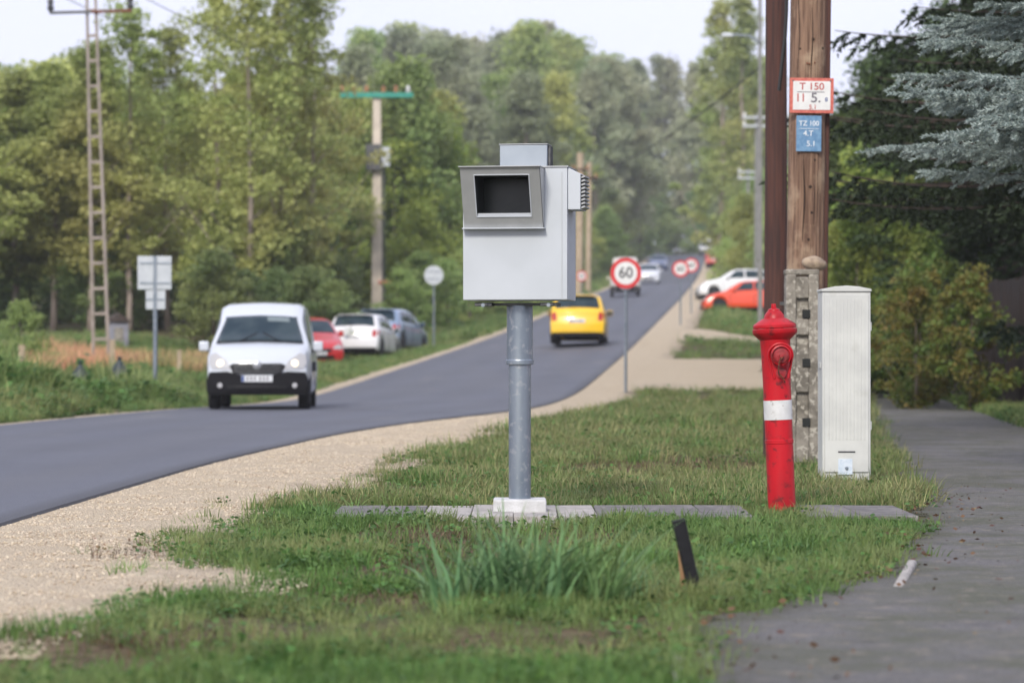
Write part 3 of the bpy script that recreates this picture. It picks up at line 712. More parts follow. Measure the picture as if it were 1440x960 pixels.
for px, y, h in ((560, 118, 2.6), (585, 121, 3.3), (630, 123, 3.0), (660, 128, 3.4), (690, 140, 3.6), (700, 155, 3.6), (735, 160, 4), (765, 178, 4)):
    x = min(pxX(px, y), float(LE(y)) - 2.2); ROWS.setdefault('the low shrubs beyond the left round sign', []).append(tree('bushgreen', x, y, h, lab4b, 'shrubs along the left verge', 1.1, cat='shrub'))
x = pxX(32, 72); tree('bushgreen', x, 72, 1.9, 'small rounded bush in the grass at the left edge', cat='shrub', wide=.9)
# far wood across the end of the road
far = [(520, 45), (560, 38), (600, 42), (640, 55), (690, 60), (745, 38), (790, 48), (812, 72), (850, 82), (900, 88), (950, 78), (985, 82)]
for row, (ya, yb, add) in enumerate(((225, 260, 40), (300, 350, 0), (390, 430, -2))):
    for px in range(500 + row * 12, 1090, 46 if row else 40):
        t = float(np.interp(px, [p[0] for p in far], [p[1] for p in far])) + add * R_.uniform(.3, 2.0) + R_.uniform(0, 14)
        y = R_.uniform(ya, yb); x = pxX(px, y)
        lim = float(LE(y)) - 3.2
        if y < 360 and lim < x < float(RE(y)) + 4: x = lim - R_.uniform(0, 3)
        if row == 0 and px > 790: continue
        x_px = 720 + x / y * 4000
        kd = ('silver' if R_.random() < .55 else 'big') if px < 800 else ('big' if R_.random() < .6 else 'silver')
        ROWS.setdefault(['the grey green trees behind the speed camera', 'the tall trees around the road end', 'the hazy trees closing the view at the road end'][row], []).append(tree(kd, x, y, hTop(t, x, y), 'tree', 'trees of the far wood', R_.uniform(.75, 1.0)))
lab5 = 'dark bush filling the far wood beneath the tall trees'
for px in range(640, 1080, 26):
    y = R_.uniform(370, 420); x = pxX(px, y); ROWS.setdefault('the dark bushes closing the far end of the road', []).append(tree('darkround', x, y, R_.uniform(8, 13), lab5, 'undergrowth of the far wood', 1.1))
for px in range(700, 900, 24):
    y = R_.uniform(200, 290); x = min(pxX(px, y), float(LE(y)) - 3); ROWS.setdefault('the bushes behind the twin wooden poles', []).append(tree('darkround' if R_.random() < .6 else 'round', x, y, R_.uniform(5, 9), lab5, 'undergrowth of the far wood', 1.0))
# right side beyond the poles
tree('poplar', pxX(1012, 245), 245, hTop(5, pxX(1012, 245), 245), 'tall narrow poplar rising left of the tarred pole', 'poplars at the right of the far road', 1.0, 0)
tree('poplar', pxX(1046, 235), 235, hTop(-2, pxX(1046, 235), 235), 'second tall poplar just left of the tarred pole', 'poplars at the right of the far road', 1.0, 1)
lab6 = 'leafy tree behind the parked white car on the right'
for px, y, h in ((1025, 180, 3.2), (1050, 172, 6), (1080, 168, 5), (1108, 160, 7), (1140, 150, 8), (1180, 150, 8.5), (1230, 140, 8), (1290, 140, 9), (1350, 140, 9), (1420, 140, 10), (1062, 215, 8), (1035, 222, 6)):
    x = pxX(px, y); ROWS.setdefault('the leafy trees behind the parked cars on the right', []).append(tree('round' if px != 1025 else 'bushgreen', x, y, h, lab6, 'trees on the right behind the parked cars', .9))
lab7 = 'shaded green bush behind the cabinet and teal fence'
for px, y, h in ((1185, 78, 3.6), (1215, 84, 4.4), (1265, 74, 3.8), (1300, 68, 3.6), (1345, 66, 4.2), (1390, 64, 4.5), (1430, 62, 4.5), (1200, 95, 6), (1260, 98, 6.5), (1330, 92, 6.5), (1400, 90, 7)):
    x = pxX(px, y); ROWS.setdefault('the shaded bushes behind the teal fence', []).append(tree('round' if y > 80 else ('darkround' if px > 1320 else 'bushgreen'), x, y, h, lab7, 'bushes at the right behind the cabinet', .85, cat='shrub' if y < 80 else 'tree'))
for px, y, h in ((1178, 62, 3.2), (1204, 58, 3.9), (1236, 60, 4.3), (1272, 57, 3.6), (1306, 55, 3.0), (1215, 66, 5.0), (1300, 64, 4.6)):
    ROWS.setdefault('the sunlit bushes above the cabinet', []).append(tree('litbush', pxX(px, y), y, h, 'bush', 'sunlit bushes on the right', .8, cat='shrub'))
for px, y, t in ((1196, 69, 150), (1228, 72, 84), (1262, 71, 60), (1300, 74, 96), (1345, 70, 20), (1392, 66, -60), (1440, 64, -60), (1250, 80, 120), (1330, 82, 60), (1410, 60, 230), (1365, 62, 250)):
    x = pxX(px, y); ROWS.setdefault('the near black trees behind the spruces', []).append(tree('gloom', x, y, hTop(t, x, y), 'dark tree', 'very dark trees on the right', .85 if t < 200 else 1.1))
tree('shrub', 6.9, 48.6, 2.25, 'mottled yellow green bush overhanging the footpath, nearest to the cabinet', 'bushes overhanging the footpath', .8, cat='shrub')
tree('shrub', 7.7, 47.8, 2.3, 'mottled yellow green bush against the brown fence', 'bushes overhanging the footpath', .85, cat='shrub')
tree('shrub', 7.3, 51.0, 2.5, 'mottled bush standing behind the other two at the path bend', 'bushes overhanging the footpath', .8, cat='shrub')

for k_, row_ in ROWS.items(): number_row(row_, k_)
# ---- spruces: real branches carrying needle sprays
def spray_template(r, L=.22, n=34, wd=.012, nl=.045):
    V = []; 
    for k in range(n):
        t = (k + .5) / n; a = r.uniform(0, 6.28); p = np.array([L * t, 0, 0])
        sp = .9 - .3 * t
        d = np.array([.55, math.cos(a) * sp, math.sin(a) * sp * .8 + .12]); d /= np.linalg.norm(d)
        q = np.cross(d, r.normal(size=3)); q /= np.linalg.norm(q)
        V += [p - q * wd * .5, p + q * wd * .5, p + d * nl * r.uniform(.7, 1.2)]
    return np.array(V)
def spruce(name, x, y, H, base, Rb, label, mat, bark, seed, whorl=.42, nb=7, L=.22, n=30, wd=.012, nl=.045, step=.17, droop=.35, az=None, power=1.0, jit=.2, hang=.0, group=None):
    r = np.random.RandomState(seed); root = empty(name, (x, y, gh(x, y)), 0, label, 'tree', group)
    tb = MB(); tb.tube([(0, 0, -.2), (.03, 0, H * .5), (0, .03, H)], [H * .016, H * .010, .02], 10)
    temps = [spray_template(r, L, n, wd, nl) for _ in range(5)]; VV = []
    h = base
    while h < H - .3:
        f = (h - base) / (H - base); Rr = Rb * (1 - f) ** power
        for k in range(nb):
            a = r.uniform(0, 6.28) if az is None else r.uniform(*az)
            Lb = max(.3, Rr * r.uniform(1 - jit * 1.6, 1 + jit)); hh = h + r.uniform(-.15, .15); m = max(3, int(Lb / .3))
            pts = []
            dr = droop * r.uniform(.7, 1.3)
            for q in range(m + 1):
                t = q / m; pts.append(np.array([math.cos(a) * Lb * t, math.sin(a) * Lb * t, hh - dr * Lb * (t ** 1.0) * (1 - .55 * t * t) + .05 * Lb * t]))
            tb.tube([Vector(p) for p in pts], [max(.004, .010 * Lb * (1 - .85 * q / m)) for q in range(m + 1)], 4)
            dist = .25 * Lb
            while dist < Lb:
                t = dist / Lb; i = min(int(t * m), m - 1); p = pts[i] * (1 - (t * m - i)) + pts[i + 1] * (t * m - i); dirv = pts[i + 1] - pts[i]; dirv /= np.linalg.norm(dirv)
                for sgn in (-1, 1, 0):
                    sl_ = (.30 + .55 * (1 - t)) * min(1, Lb * .4) * r.uniform(.6, 1.1)
                    ang = a + sgn * r.uniform(.6, 1.1); hd = np.array([math.cos(ang), math.sin(ang), -.15 - hang + r.uniform(-.25, .25)]); hd /= np.linalg.norm(hd)
                    kk = max(1, int(sl_ / (L * .8))) if sgn else 1
                    for q in range(kk):
                        T = temps[r.randint(5)]
                        e1 = hd + r.normal(0, .12, 3); e1 /= np.linalg.norm(e1); e2 = np.cross([0, 0, 1.], e1); e2 /= np.linalg.norm(e2); e3 = np.cross(e1, e2)
                        VV.append(T @ np.stack([e1, e2, e3]) + p + hd * L * .75 * q)
                dist += step
        h += whorl * r.uniform(.8, 1.2)
    VV = np.concatenate(VV); F = np.arange(len(VV)).reshape(-1, 3)
    mk('crown', fast_mesh('crown', VV, F, mat), root)
    tb.build('trunk', bark, root, smooth=True)
    return root
def needle_mat(name, c1, c2, obj=0):
    return leaf_mat(name, c1, c2, None, trans=.12, rough=.6, obj=obj)
n_dark = needle_mat('needles_dark', (.035, .055, .022), (.018, .032, .014))
n_dark2 = needle_mat('needles_green', (.06, .09, .028), (.03, .05, .018))
n_blue = needle_mat('needles_blue', (.50, .57, .52), (.20, .27, .25))
spruce('spruce_tree', 8.1, 34, 11, 3.1, 4.6, 'big dark green spruce with hanging twigs right of the wooden pole', n_dark, M['bark_dark'], 3, whorl=.36, nb=12, L=.34, n=22, wd=.040, nl=.085, step=.20, droop=.22, power=.62, hang=.55, jit=.14)
spruce('spruce_tree', 10.3, 41, 12, 1.2, 3.1, 'dark spruce behind the biggest one, against the brown fence', n_dark, M['bark_dark'], 5, whorl=.42, nb=12, L=.4, n=20, wd=.05, nl=.11, step=.26, droop=.3, power=.7, hang=.4)
spruce('spruce_tree', 10.2, 56, 13, .8, 4.4, 'green spruce farthest back above the mottled bushes', n_dark2, M['bark_dark'], 8, whorl=.5, nb=11, L=.45, n=20, wd=.06, nl=.12, step=.3, droop=.3, power=.8, hang=.2)
spruce('blue_spruce_tree', 5.5, 22.3, 7.0, 2.30, 2.55, 'silver blue spruce reaching in from the right edge', n_blue, M['bark_dark'], 11, whorl=.24, nb=6, L=.13, n=64, wd=.010, nl=.034, step=.08, droop=-.14, az=(2.3, 4.5), power=.85, jit=.13)

# ------------------------------------------------------------------ speed camera
def text_mesh(txt, size, mat, parent, loc, name='lettering', rot=(rad(90), 0, 0), depth=.001, sx=1.0, align='CENTER'):
    cu = bpy.data.curves.new('txt', 'FONT'); cu.body = txt; cu.size = size; cu.extrude = depth; cu.align_x = align; cu.align_y = 'CENTER'; cu.offset = size * .012
    t = bpy.data.objects.new('txt', cu); COL.objects.link(t)
    dg = bpy.context.evaluated_depsgraph_get(); me = bpy.data.meshes.new_from_object(t.evaluated_get(dg))
    bpy.data.objects.remove(t); me.materials.clear()
    o = mk(name, me, parent, mat); o.location = loc; o.rotation_euler = rot; o.scale = (sx, 1, 1)
    return o

M['lining'] = pm('recess_lining', (.055, .06, .057), (.04, .045, .043), 9, .7)
M['window_dark'] = pm('window_dark', (.022, .030, .026), (.035, .045, .040), 3, .25, spec=.4)
def speed_camera():
    X, Y = .045, 16.45
    root = empty('speed_camera', (X, Y, 0), 0, 'grey boxy speed camera housing on a galvanised pole with concrete foot', 'speed camera')
    b = MB(); b.box((0, -.005, .035), (.305, .30, .145)); o = b.build('concrete_foot', M['concrete_pale'], root, bevel=.012, seg=3)
    b = MB(); b.lathe([(.0, .09), (.064, .09), (.064, .93), (.0, .93)], 40); b.lathe([(.0, .88), (.079, .88), (.080, .883), (.080, .885), (.080, .903), (.080, .905), (.076, .911), (.0, .912)], 40)
    b.build('lower_pole', M['galv'], root, smooth=True)
    b = MB(); b.lathe([(.0, .905), (.075, .905), (.075, 1.235), (0, 1.235)], 40); b.build('upper_pole', M['galv'], root, smooth=True)
    b = MB(); b.box((0, 0, 1.228), (.46, .16, .014)); o = b.build('mounting_plate', M['dark_steel'], root, bevel=.002); o.rotation_euler = (0, 0, rad(-9))
    for sx in (-1, 1):
        b = MB(); b.box((sx * .19, -.10, 1.226), (.10, .09, .02)); b.box((sx * .19 - .0, -.148, 1.224), (.055, .012, .014)); o = b.build('bracket', M['dark_steel'], root, bevel=.002); o.rotation_euler = (0, 0, rad(-9))
        b = MB(); b.cyl((sx * .19, -.156, 1.222), (sx * .19, -.148, 1.222), .012, n=6); o = b.build('bolt', M['galv'], root); o.rotation_euler = (0, 0, rad(-9))
    hz = empty('housing_axis', (0, 0, 0)); bpy.data.objects.remove(hz)
    rz = rad(-9)
    def part(mb, name, mat, **k):
        o = mb.build(name, mat, root, **k); o.rotation_euler = (0, 0, rz); return o
    x0, x1, y0, y1, z0, z1 = -.302, .302, -.18, .18, 1.25, 2.005
    ox0, ox1, oz0, oz1 = -.275, .155, 1.67, 1.985        # hole in the front
    b = MB()
    vs = [(x0, y0, z0), (x1, y0, z0), (x1, y0, z1), (x0, y0, z1), (ox0, y0, oz0), (ox1, y0, oz0), (ox1, y0, oz1), (ox0, y0, oz1), (x0, y1, z0), (x1, y1, z0), (x1, y1, z1), (x0, y1, z1)]
    b.add(vs, [(0, 1, 5, 4), (1, 2, 6, 5), (2, 3, 7, 6), (3, 0, 4, 7), (1, 9, 10, 2), (9, 8, 11, 10), (8, 0, 3, 11), (3, 2, 10, 11), (0, 8, 9, 1)])
    part(b, 'housing', M['cabinet_grey'], bevel=.004, seg=2)
    b = MB(); b.box((0, 0, z1 + .005), (x1 - x0 + .012, y1 - y0 + .012, .009)); part(b, 'roof_sheet', M['frame_grey'], bevel=.002)
    # visor: sloping frame that stands out at the top
    yT, yB = y0 - .185, y0 - .035; vt, vb = 1.998, 1.662; vl, vr = -.288, .168
    def fy(z): return yB + (yT - yB) * (z - vb) / (vt - vb)
    il, ir, it, ib = vl + .078, vr - .062, vt - .042, vb + .062
    O = [(vl, vb), (vr, vb), (vr, vt), (vl, vt)]; I = [(il, ib), (ir, ib), (ir, it), (il, it)]
    b = MB(); th = .006
    b.add([(x, fy(z), z) for x, z in O] + [(x, fy(z), z) for x, z in I], [(0, 1, 5, 4), (1, 2, 6, 5), (2, 3, 7, 6), (3, 0, 4, 7)])
    part(b, 'visor_frame', M['frame_grey'])
    for xx in (vl, vr):
        b = MB(); b.add([(xx, fy(vb), vb), (xx, fy(vt), vt), (xx, y0, vt), (xx, y0, vb)] , [(0, 1, 2, 3)]); b.add([(xx + .003, fy(vb), vb), (xx + .003, fy(vt), vt), (xx + .003, y0, vt), (xx + .003, y0, vb)], [(0, 1, 2, 3)])
        part(b, 'visor_cheek', M['frame_grey'])
    b = MB(); b.box(((vl + vr) / 2, (yT + y0) / 2 - .007, vt + .004), (vr - vl + .014, y0 - yT + .02, .006)); part(b, 'visor_top', M['frame_grey'], bevel=.0015)
    b = MB(); b.box(((vl + vr) / 2, (yB + y0) / 2 - .012, vb - .004), (vr - vl + .02, y0 - yB + .03, .007)); part(b, 'visor_sill', M['cabinet_grey'], bevel=.002)
    # rim round the opening, and dark tunnel behind it
    b = MB(); gy = y0 + .16
    for (xa, za), (xb, zb) in zip(I, I[1:] + I[:1]):
        b.add([(xa, fy(za), za), (xb, fy(zb), zb), (xb, gy, zb), (xa, gy, za)], [(0, 1, 2, 3)])
    part(b, 'recess_lining', M['lining'])
    b = MB(); b.add([(il, gy, ib), (ir, gy, ib), (ir, gy, it), (il, gy, it)], [(0, 1, 2, 3)]); part(b, 'window_glass', M['window_dark'])
    b = MB()
    for za in (ib,):
        b.box(((il + ir) / 2, fy(ib) + .012, ib + .010), (ir - il - .004, .02, .02), (0.2, 0, 0))
    part(b, 'recess_ledge', M['cabinet_grey'], bevel=.002)
    b = MB()
    for p, q in ((I[0], I[1]), (I[1], I[2]), (I[2], I[3]), (I[3], I[0])):
        b.cyl((p[0], fy(p[1]) - .002, p[1]), (q[0], fy(q[1]) - .002, q[1]), .0035, n=6)
    part(b, 'opening_bead', M['cabinet_grey'])
    # inner lens faintly seen
    b = MB(); b.lathe([(0, 0), (.05, 0), (.05, .01), (.038, .012), (.038, .03), (0, .03)], 24, (-.02, gy - .031, 1.79), 'Y')
    # cap on top
    b = MB(); b.box((.035, -.01, z1 + .074), (.275, .16, .128)); part(b, 'top_cap', M['cap_grey'], bevel=.004)
    b = MB(); b.box((.181, -.01, z1 + .076), (.014, .10, .115)); part(b, 'top_cap_plate', M['dark_steel'], bevel=.002)
    b = MB(); b.box((.035, -.01, z1 + .142), (.285, .168, .006)); part(b, 'top_cap_lid', M['frame_grey'], bevel=.002)
    # ventilation unit on the right cheek
    ux0, ux1, uz0, uz1, uy0, uy1 = x1 + .002, x1 + .075, 1.765, 1.97, -.17, .06
    b = MB(); b.plate([(ux0, uz0), (ux1, uz0), (ux1, uz1), (ux0, uz1 + .035)], uy0, uy1); part(b, 'vent_unit', M['cabinet_grey'], bevel=.003)
    for k in range(9):
        z = uz0 + .015 + k * .0215
        b = MB(); b.box((ux1 + .012, (uy0 + uy1) / 2, z), (.024, uy1 - uy0 - .02, .010), (0, rad(-18), 0)); part(b, 'louvre', M['frame_grey'])
    b = MB(); b.box((ux1 + .001, (uy0 + uy1) / 2, (uz0 + uz1) / 2), (.004, uy1 - uy0 - .016, uz1 - uz0 - .012)); part(b, 'vent_backing', M['black_matt'])
    # hinge seam and screws on the front
    b = MB(); b.box((x1 - .03, y0 - .0005, 1.62), (.0025, .003, .72)); part(b, 'door_seam', M['frame_grey'])
speed_camera()

# ------------------------------------------------------------------ fire hydrant
def hydrant():
    X, Y = pxX(1099, 16.75), 16.7
    root = empty('fire_hydrant', (X, Y, gh(X, Y) - .03), 0, 'tall red pillar fire hydrant with a white band', 'fire hydrant', rot=(0, rad(-2.3), 0))
    R = .081
    b = MB(); b.lathe([(0, -.1), (R, -.1), (R, .0), (R, .447), (R + .003, .450), (R + .003, .452), (R + .003, .468), (R + .003, .470), (R, .473), (R, .475), (R, .59), (R, .595), (0, .595)], 40)
    b.lathe([(0, 0), (R + .006, 0), (R + .006, .05), (R, .056), (0, .056)], 40)
    b.build('lower_barrel', M['red'], root, smooth=True, angle=18)
    b = MB(); b.lathe([(0, .588), (R + .0025, .588), (R + .0025, .702), (0, .702)], 40); b.build('white_band', M['band'], root, smooth=True)
    b = MB(); b.lathe([(0, .695), (R, .695), (R, .70), (R + .001, .80), (R + .004, .95), (R + .008, 1.05), (R + .012, 1.07), (0, 1.07)], 40)
    b.build('upper_barrel', M['red'], root, smooth=True)
    b = MB(); b.lathe([(0, 1.055), (.088, 1.055), (.100, 1.065), (.128, 1.092), (.131, 1.10), (.131, 1.118), (.127, 1.122), (0, 1.122)], 48); b.build('lower_flange', M['red'], root, smooth=True)
    b = MB(); b.lathe([(0, 1.124), (.124, 1.124), (.127, 1.128), (.127, 1.142), (.120, 1.150), (.095, 1.166), (.078, 1.176), (.070, 1.182), (0, 1.182)], 48); b.build('upper_flange', M['red'], root, smooth=True)
    b = MB(); b.lathe([(0, 1.180), (.062, 1.180), (.058, 1.200), (.042, 1.222), (.036, 1.226), (.034, 1.236), (.018, 1.242), (0, 1.243)], 40); b.build('bonnet', M['red'], root, smooth=True)
    b = MB(); b.cyl((0, 0, 1.24), (0, 0, 1.268), .017, .014, n=5); b.build('operating_nut', M['red'], root, bevel=.002)
    for k in range(8):
        a = k * math.pi / 4 + .3
        b = MB(); b.cyl((.112 * math.cos(a), .112 * math.sin(a), 1.088), (.112 * math.cos(a), .112 * math.sin(a), 1.152), .007, n=6); b.build('flange_bolt', M['red_dark'], root)
    # hooded front outlet with cap
    b = MB(); b.lathe([(.056, 0), (.060, -.05), (.060, -.085), (.052, -.088), (.052, -.07), (0, -.07)], 32, (.02, -.045, .965), 'Y'); b.build('outlet', M['red'], root, smooth=True)
    b = MB(); b.lathe([(0, 0), (.046, 0), (.046, -.018), (.036, -.026), (0, -.028)], 24, (.02, -.115, .960), 'Y'); b.cyl((.02, -.14, .96), (.02, -.165, .96), .014, .012, n=5); b.build('outlet_cap', M['red_dark'], root, smooth=True)
    # arched rim that runs down either side of the outlet
    pts = []
    for k in range(19):
        a = rad(-20 + 220 * k / 18); pts.append((.02 + .070 * math.cos(a), -.078 - .012 * math.sin(a), .965 + .070 * math.sin(a)))
    pts = [(.02 + .040, -.082, .83)] + pts + [(.02 - .040, -.082, .83)]
    b = MB(); b.tube(pts, [.008] * len(pts), 8); b.build('outlet_rim', M['red'], root, smooth=True)
    b = MB(); b.lathe([(.0, 0), (.034, 0), (.030, -.022), (0, -.024)], 20, (.02, -.068, .86), 'Y'); b.build('drain_boss', M['red_dark'], root, smooth=True)
    b = MB()
    pp = None
    for k in range(17):
        t = k / 16; p = (.02 - .030 * math.sin(math.pi * t) + .018 * t, -.165 + .07 * t ** 2 , .95 - .145 * t + .01 * math.sin(9 * t))
        a = Vector(p); b.lathe([(0, -.006), (.005, -.004), (.005, .004), (0, .006)], 8, tuple(a)); 
        if pp is not None: b.cyl(pp, a, .0025, n=5)
        pp = a
    b.build('chain', M['brass'], root)
    for s in (-1, 1):
        b = MB(); b.lathe([(.045, 0), (.048, s * .04), (.040, s * .052), (0, s * .055)], 24, (s * .055, 0, .90), 'X'); b.build('side_outlet', M['red'], root, smooth=True) if False else None
hydrant()

# ------------------------------------------------------------------ meter cabinet
def cabinet():
    X, Y = pxX(1188, 20.2), 20.25
    root = empty('meter_cabinet', (X, Y, gh(X, Y)), rad(-.5), 'tall pale plastic meter cabinet with ribbed door beside the hydrant', 'cabinet')
    W, D, H = .342, .32, 1.375
    b = MB(); b.box((0, 0, H / 2), (W, D, H)); b.build('case', M['cab_white'], root, bevel=.008, seg=3)
    b = MB(); prof = [(-W / 2 - .006, H), (W / 2 + .006, H), (W / 2 + .006, H + .018), (W * .25, H + .036), (0, H + .042), (-W * .25, H + .036), (-W / 2 - .006, H + .018)]
    b.plate(prof, -D / 2 - .012, D / 2 + .01); b.build('roof_cap', M['cab_white'], root, bevel=.004)
    b = MB(); b.box((0, -D / 2 - .006, H * .53), (W - .03, .012, H - .12)); b.build('door', M['cab_white'], root, bevel=.004)
    for k in range(11):
        b = MB(); xx = -W / 2 + .045 + k * (W - .09) / 10
        b.box((xx, -D / 2 - .0135, H * .60), (.009, .0035, H * .72)); b.build('door_rib', M['cab_white'], root, bevel=.002)
    b = MB(); b.box((0, -D / 2 - .0125, .245), (.12, .004, .010)); b.build('vent_slot', M['sign_ink'], root)
    b = MB(); b.box((-.01, -D / 2 - .0135, .14), (.10, .003, .11)); b.build('sticker', M['sticker'], root)
    b = MB(); b.lathe([(0, 0), (.013, 0), (.012, -.006), (0, -.007)], 16, (.0, -D / 2 - .0155, .13), 'Y'); b.build('lock', M['galv'], root, smooth=True)
    b = MB(); b.box((-W / 2 - .003, 0, H * .62), (.006, .18, .04)); b.build('side_clip', M['cab_white'], root, bevel=.002)
    for z in (.4, 1.1):
        b = MB(); b.cyl((W / 2 + .003, -D / 2 + .02, z), (W / 2 + .003, -D / 2 + .02, z + .06), .006, n=8); b.build('hinge', M['cab_white'], root)
cabinet()

# ------------------------------------------------------------------ concrete stub, wooden pole, tarred pole
def stub_and_poles():
    Y = 24.0; X = pxX(1127, Y)
    root = empty('concrete_stub', (X, Y, 0), 0, 'rough weathered concrete stub post behind the hydrant', 'post')
    b = MB(); b.box((-.095, 0, .78), (.085, .20, 1.66)); b.box((.095, .0, .78), (.085, .20, 1.66)); b.box((0, .02, .78), (.11, .15, 1.64)); b.box((0, -.01, 1.50), (.11, .18, .18)); b.box((0, -.01, .80), (.11, .18, .36)); b.box((0, -.01, .2), (.11, .18, .34))
    b.box((0, -.01, 1.17), (.108, .18, .14))
    o = b.build('stub_shaft', M['concrete_old'], root, bevel=.012)
    b = MB(); b.box((-.0, 0, 1.63), (.285, .19, .05)); b.build('stub_head', M['concrete_old'], root, bevel=.015)
    for z in (1.28, .87, .37):
        b = MB(); b.box((.03, -.10, z), (.065, .03, .07)); b.build('bolt_recess', M['black_matt'], root, bevel=.004)
    # steel straps
    for z in (1.30, .62):
        b = MB(); b.box((0, .10, z + .07), (.34, .03, .03)); b.build('strap', M['dark_steel'], root)
    # stone on top
    bm = bmesh.new(); bmesh.ops.create_icosphere(bm, subdivisions=3, radius=.5)
    for v in bm.verts:
        c = v.co; k = 1 + .3 * (float(fbm(c.x * 2.3 + 4, c.y * 2.3 + c.z * 1.9)) - .5) * 1.4; v.co = Vector((c.x * .215 * k, c.y * .15 * k, c.z * .12 * k))
    me = bpy.data.meshes.new('stone'); bm.to_mesh(me); bm.free(); me.shade_smooth()
    o = mk('stone', me, None, M['stone']); o.location = (pxX(1145, Y), Y - .01, 1.705); o.rotation_euler = (0, .12, .3)
    tag(o, 'tan lump of stone lying on top of the concrete stub', 'stone')
    # wooden pole
    Yw = 24.45; xb, xt = pxX(1132, Yw), pxX(1137.5, Yw); H = 8.6
    lean = (pxX(1138, Yw) - pxX(1133, Yw)) / (400 / 4000 * Yw)
    root = empty('wooden_pole', (pxX(1130.5, Yw) - .01, Yw, 0), 0, 'thick brown wooden utility pole carrying the two small plates', 'utility pole', rot=(0, math.atan(lean), 0))
    n = 40; rings = 70; P = []
    for k in range(rings + 1):
        z = -.3 + (H + .3) * k / rings; row = []
        for i in range(n + 1):
            a = 2 * math.pi * (i % n) / n
            g = (fbm(np.array(math.cos(a) * 6 + 10), np.array(math.sin(a) * 6 + z * .22 + 9), 3) - .5)
            r = (.168 - .004 * z) * (1 + .09 * float(g))
            row.append((r * math.cos(a), r * math.sin(a), z))
        P.append(row)
    b = MB(); b.grid(P); b.lathe([(0, H - .02), (.12, H - .02), (.1, H), (0, H)], 20); b.build('pole_shaft', M['wood'], root, smooth=True, angle=70)
    def on_pole(px_off, z, dy=0): # point on front of pole
        r = .168 - .004 * z; x = px_off; return (x, -math.sqrt(max(r * r - x * x, 0)) - dy, z)
    for x, z0, z1, wd in ((-.035, 1.9, 2.65, .006), (.05, 2.0, 2.5, .004), (-.09, 3.3, 4.2, .004), (.02, 3.25, 3.9, .004), (.08, 1.7, 2.9, .003)):
        pts = [on_pole(x + .006 * math.sin(z * 9), z, -.002) for z in np.linspace(z0, z1, 14)]
        b = MB(); b.tube(pts, [wd * (.3 + math.sin(math.pi * (k + .5) / 14)) for k in range(14)], 6); b.build('wood_crack', M['wood_crack'], root)
    for x, z, r in ((.03, 3.63, .014), (-.075, 3.55, .010), (.115, 3.56, .012), (.02, 2.37, .015), (.035, 2.15, .013), (.055, 2.60, .012), (.01, 1.92, .012)):
        p = on_pole(x, z); b = MB(); b.lathe([(0, 0), (r, .0), (r * .8, -.006), (0, -.007)], 12, (p[0], p[1] + .003, p[2]), 'Y'); b.build('knot', M['wood_crack'], root)
    b = MB(); 
    for x, z in ((.0, 3.42), (.045, 3.43), (-.02, 3.425)):
        p = on_pole(x, z); b.lathe([(0, 0), (.008, 0), (.006, -.012), (0, -.012)], 10, p, 'Y')
    b.build('nail_cluster', M['brass'], root)
    # dark conduit on the right flank
    b = MB(); b.box((.168, .02, 4.0), (.05, .10, 9.0)); b.box((.150, .09, 4.0), (.07, .03, 9.0)); b.build('cable_duct', M['wood_dark'], root, bevel=.006)
    # black cable at the left flank
    pts = [(-.19, -.02, z) if z > 3.75 else (-.19 - .10 * (3.75 - z), -.02, z) for z in np.linspace(7.6, 3.2, 20)]
    b = MB(); b.tube(pts, .016, 8); o = b.build('black_cable', M['cable'], root, smooth=True)
    # plates
    zc = CH + (498 - 137) / 4000 * Yw; Wd, Hd = .375, .30; yy = -.175
    pl = MB(); pl.box((.02, yy, zc), (Wd, .006, Hd)); sp = pl.build('hydrant_plate', M['sign_red_faded'], root, bevel=.002)
    o = MB().box((.02, yy - .0042, zc), (Wd - .055, .003, Hd - .055)).build('plate_face', M['sign_white'], sp, bevel=.001)
    text_mesh('T 150', .085, M['ink_red'], sp, (.02, yy - .0068, zc + .075), 'lettering', sx=1.05)
    MB().box((.012, yy - .0068, zc + .030), (.235, .001, .006)).build('plate_line', M['ink_grey'], sp)
    text_mesh('11', .10, M['ink_red'], sp, (-.075, yy - .0068, zc - .022), 'lettering', sx=.9)
    text_mesh('5.', .115, M['ink_grey'], sp, (.055, yy - .0068, zc - .022), 'lettering', sx=1.1)
    text_mesh('8', .05, M['ink_blue'], sp, (.145, yy - .0068, zc - .035), 'lettering')
    text_mesh('5.1', .055, M['ink_red'], sp, (.03, yy - .0068, zc - .100), 'lettering')
    for sx in (-1, 1): MB().lathe([(0, 0), (.008, 0), (.006, -.004), (0, -.004)], 10, (.02 + sx * .16, yy - .003, zc + .125), 'Y').build('screw', M['dark_steel'], sp)
    zb = CH + (498 - 190) / 4000 * Yw
    sp = MB().box((0, yy + .003, zb), (.215, .006, .305)).build('valve_plate', M['sign_blue'], root, bevel=.002)
    text_mesh('TZ 100', .060, M['ink_white'], sp, (0, yy - .002, zb + .085), 'lettering', sx=.95)
    text_mesh('4.T', .065, M['ink_white'], sp, (-.005, yy - .002, zb + .0), 'lettering')
    MB().box((0, yy - .0015, zb + .042), (.17, .001, .004)).build('plate_line', M['ink_white'], sp)
    text_mesh('5.1', .065, M['ink_white'], sp, (.02, yy - .002, zb - .088), 'lettering')
    # tarred pole left
    Yt = 25.6; X = pxX(1090, Yt)
    b = MB(); b.tube([(0, 0, -.3), (.01, 0, 3), (.012, 0, 9)], [.112, .098, .082], 20); o = b.build('tarred_pole', M['wood_dark'], None, smooth=True)
    o.location = (X, Yt, 0); tag(o, 'slimmer reddish black tarred pole left of the thick wooden one', 'utility pole')
    mk_w = MB()
stub_and_poles()

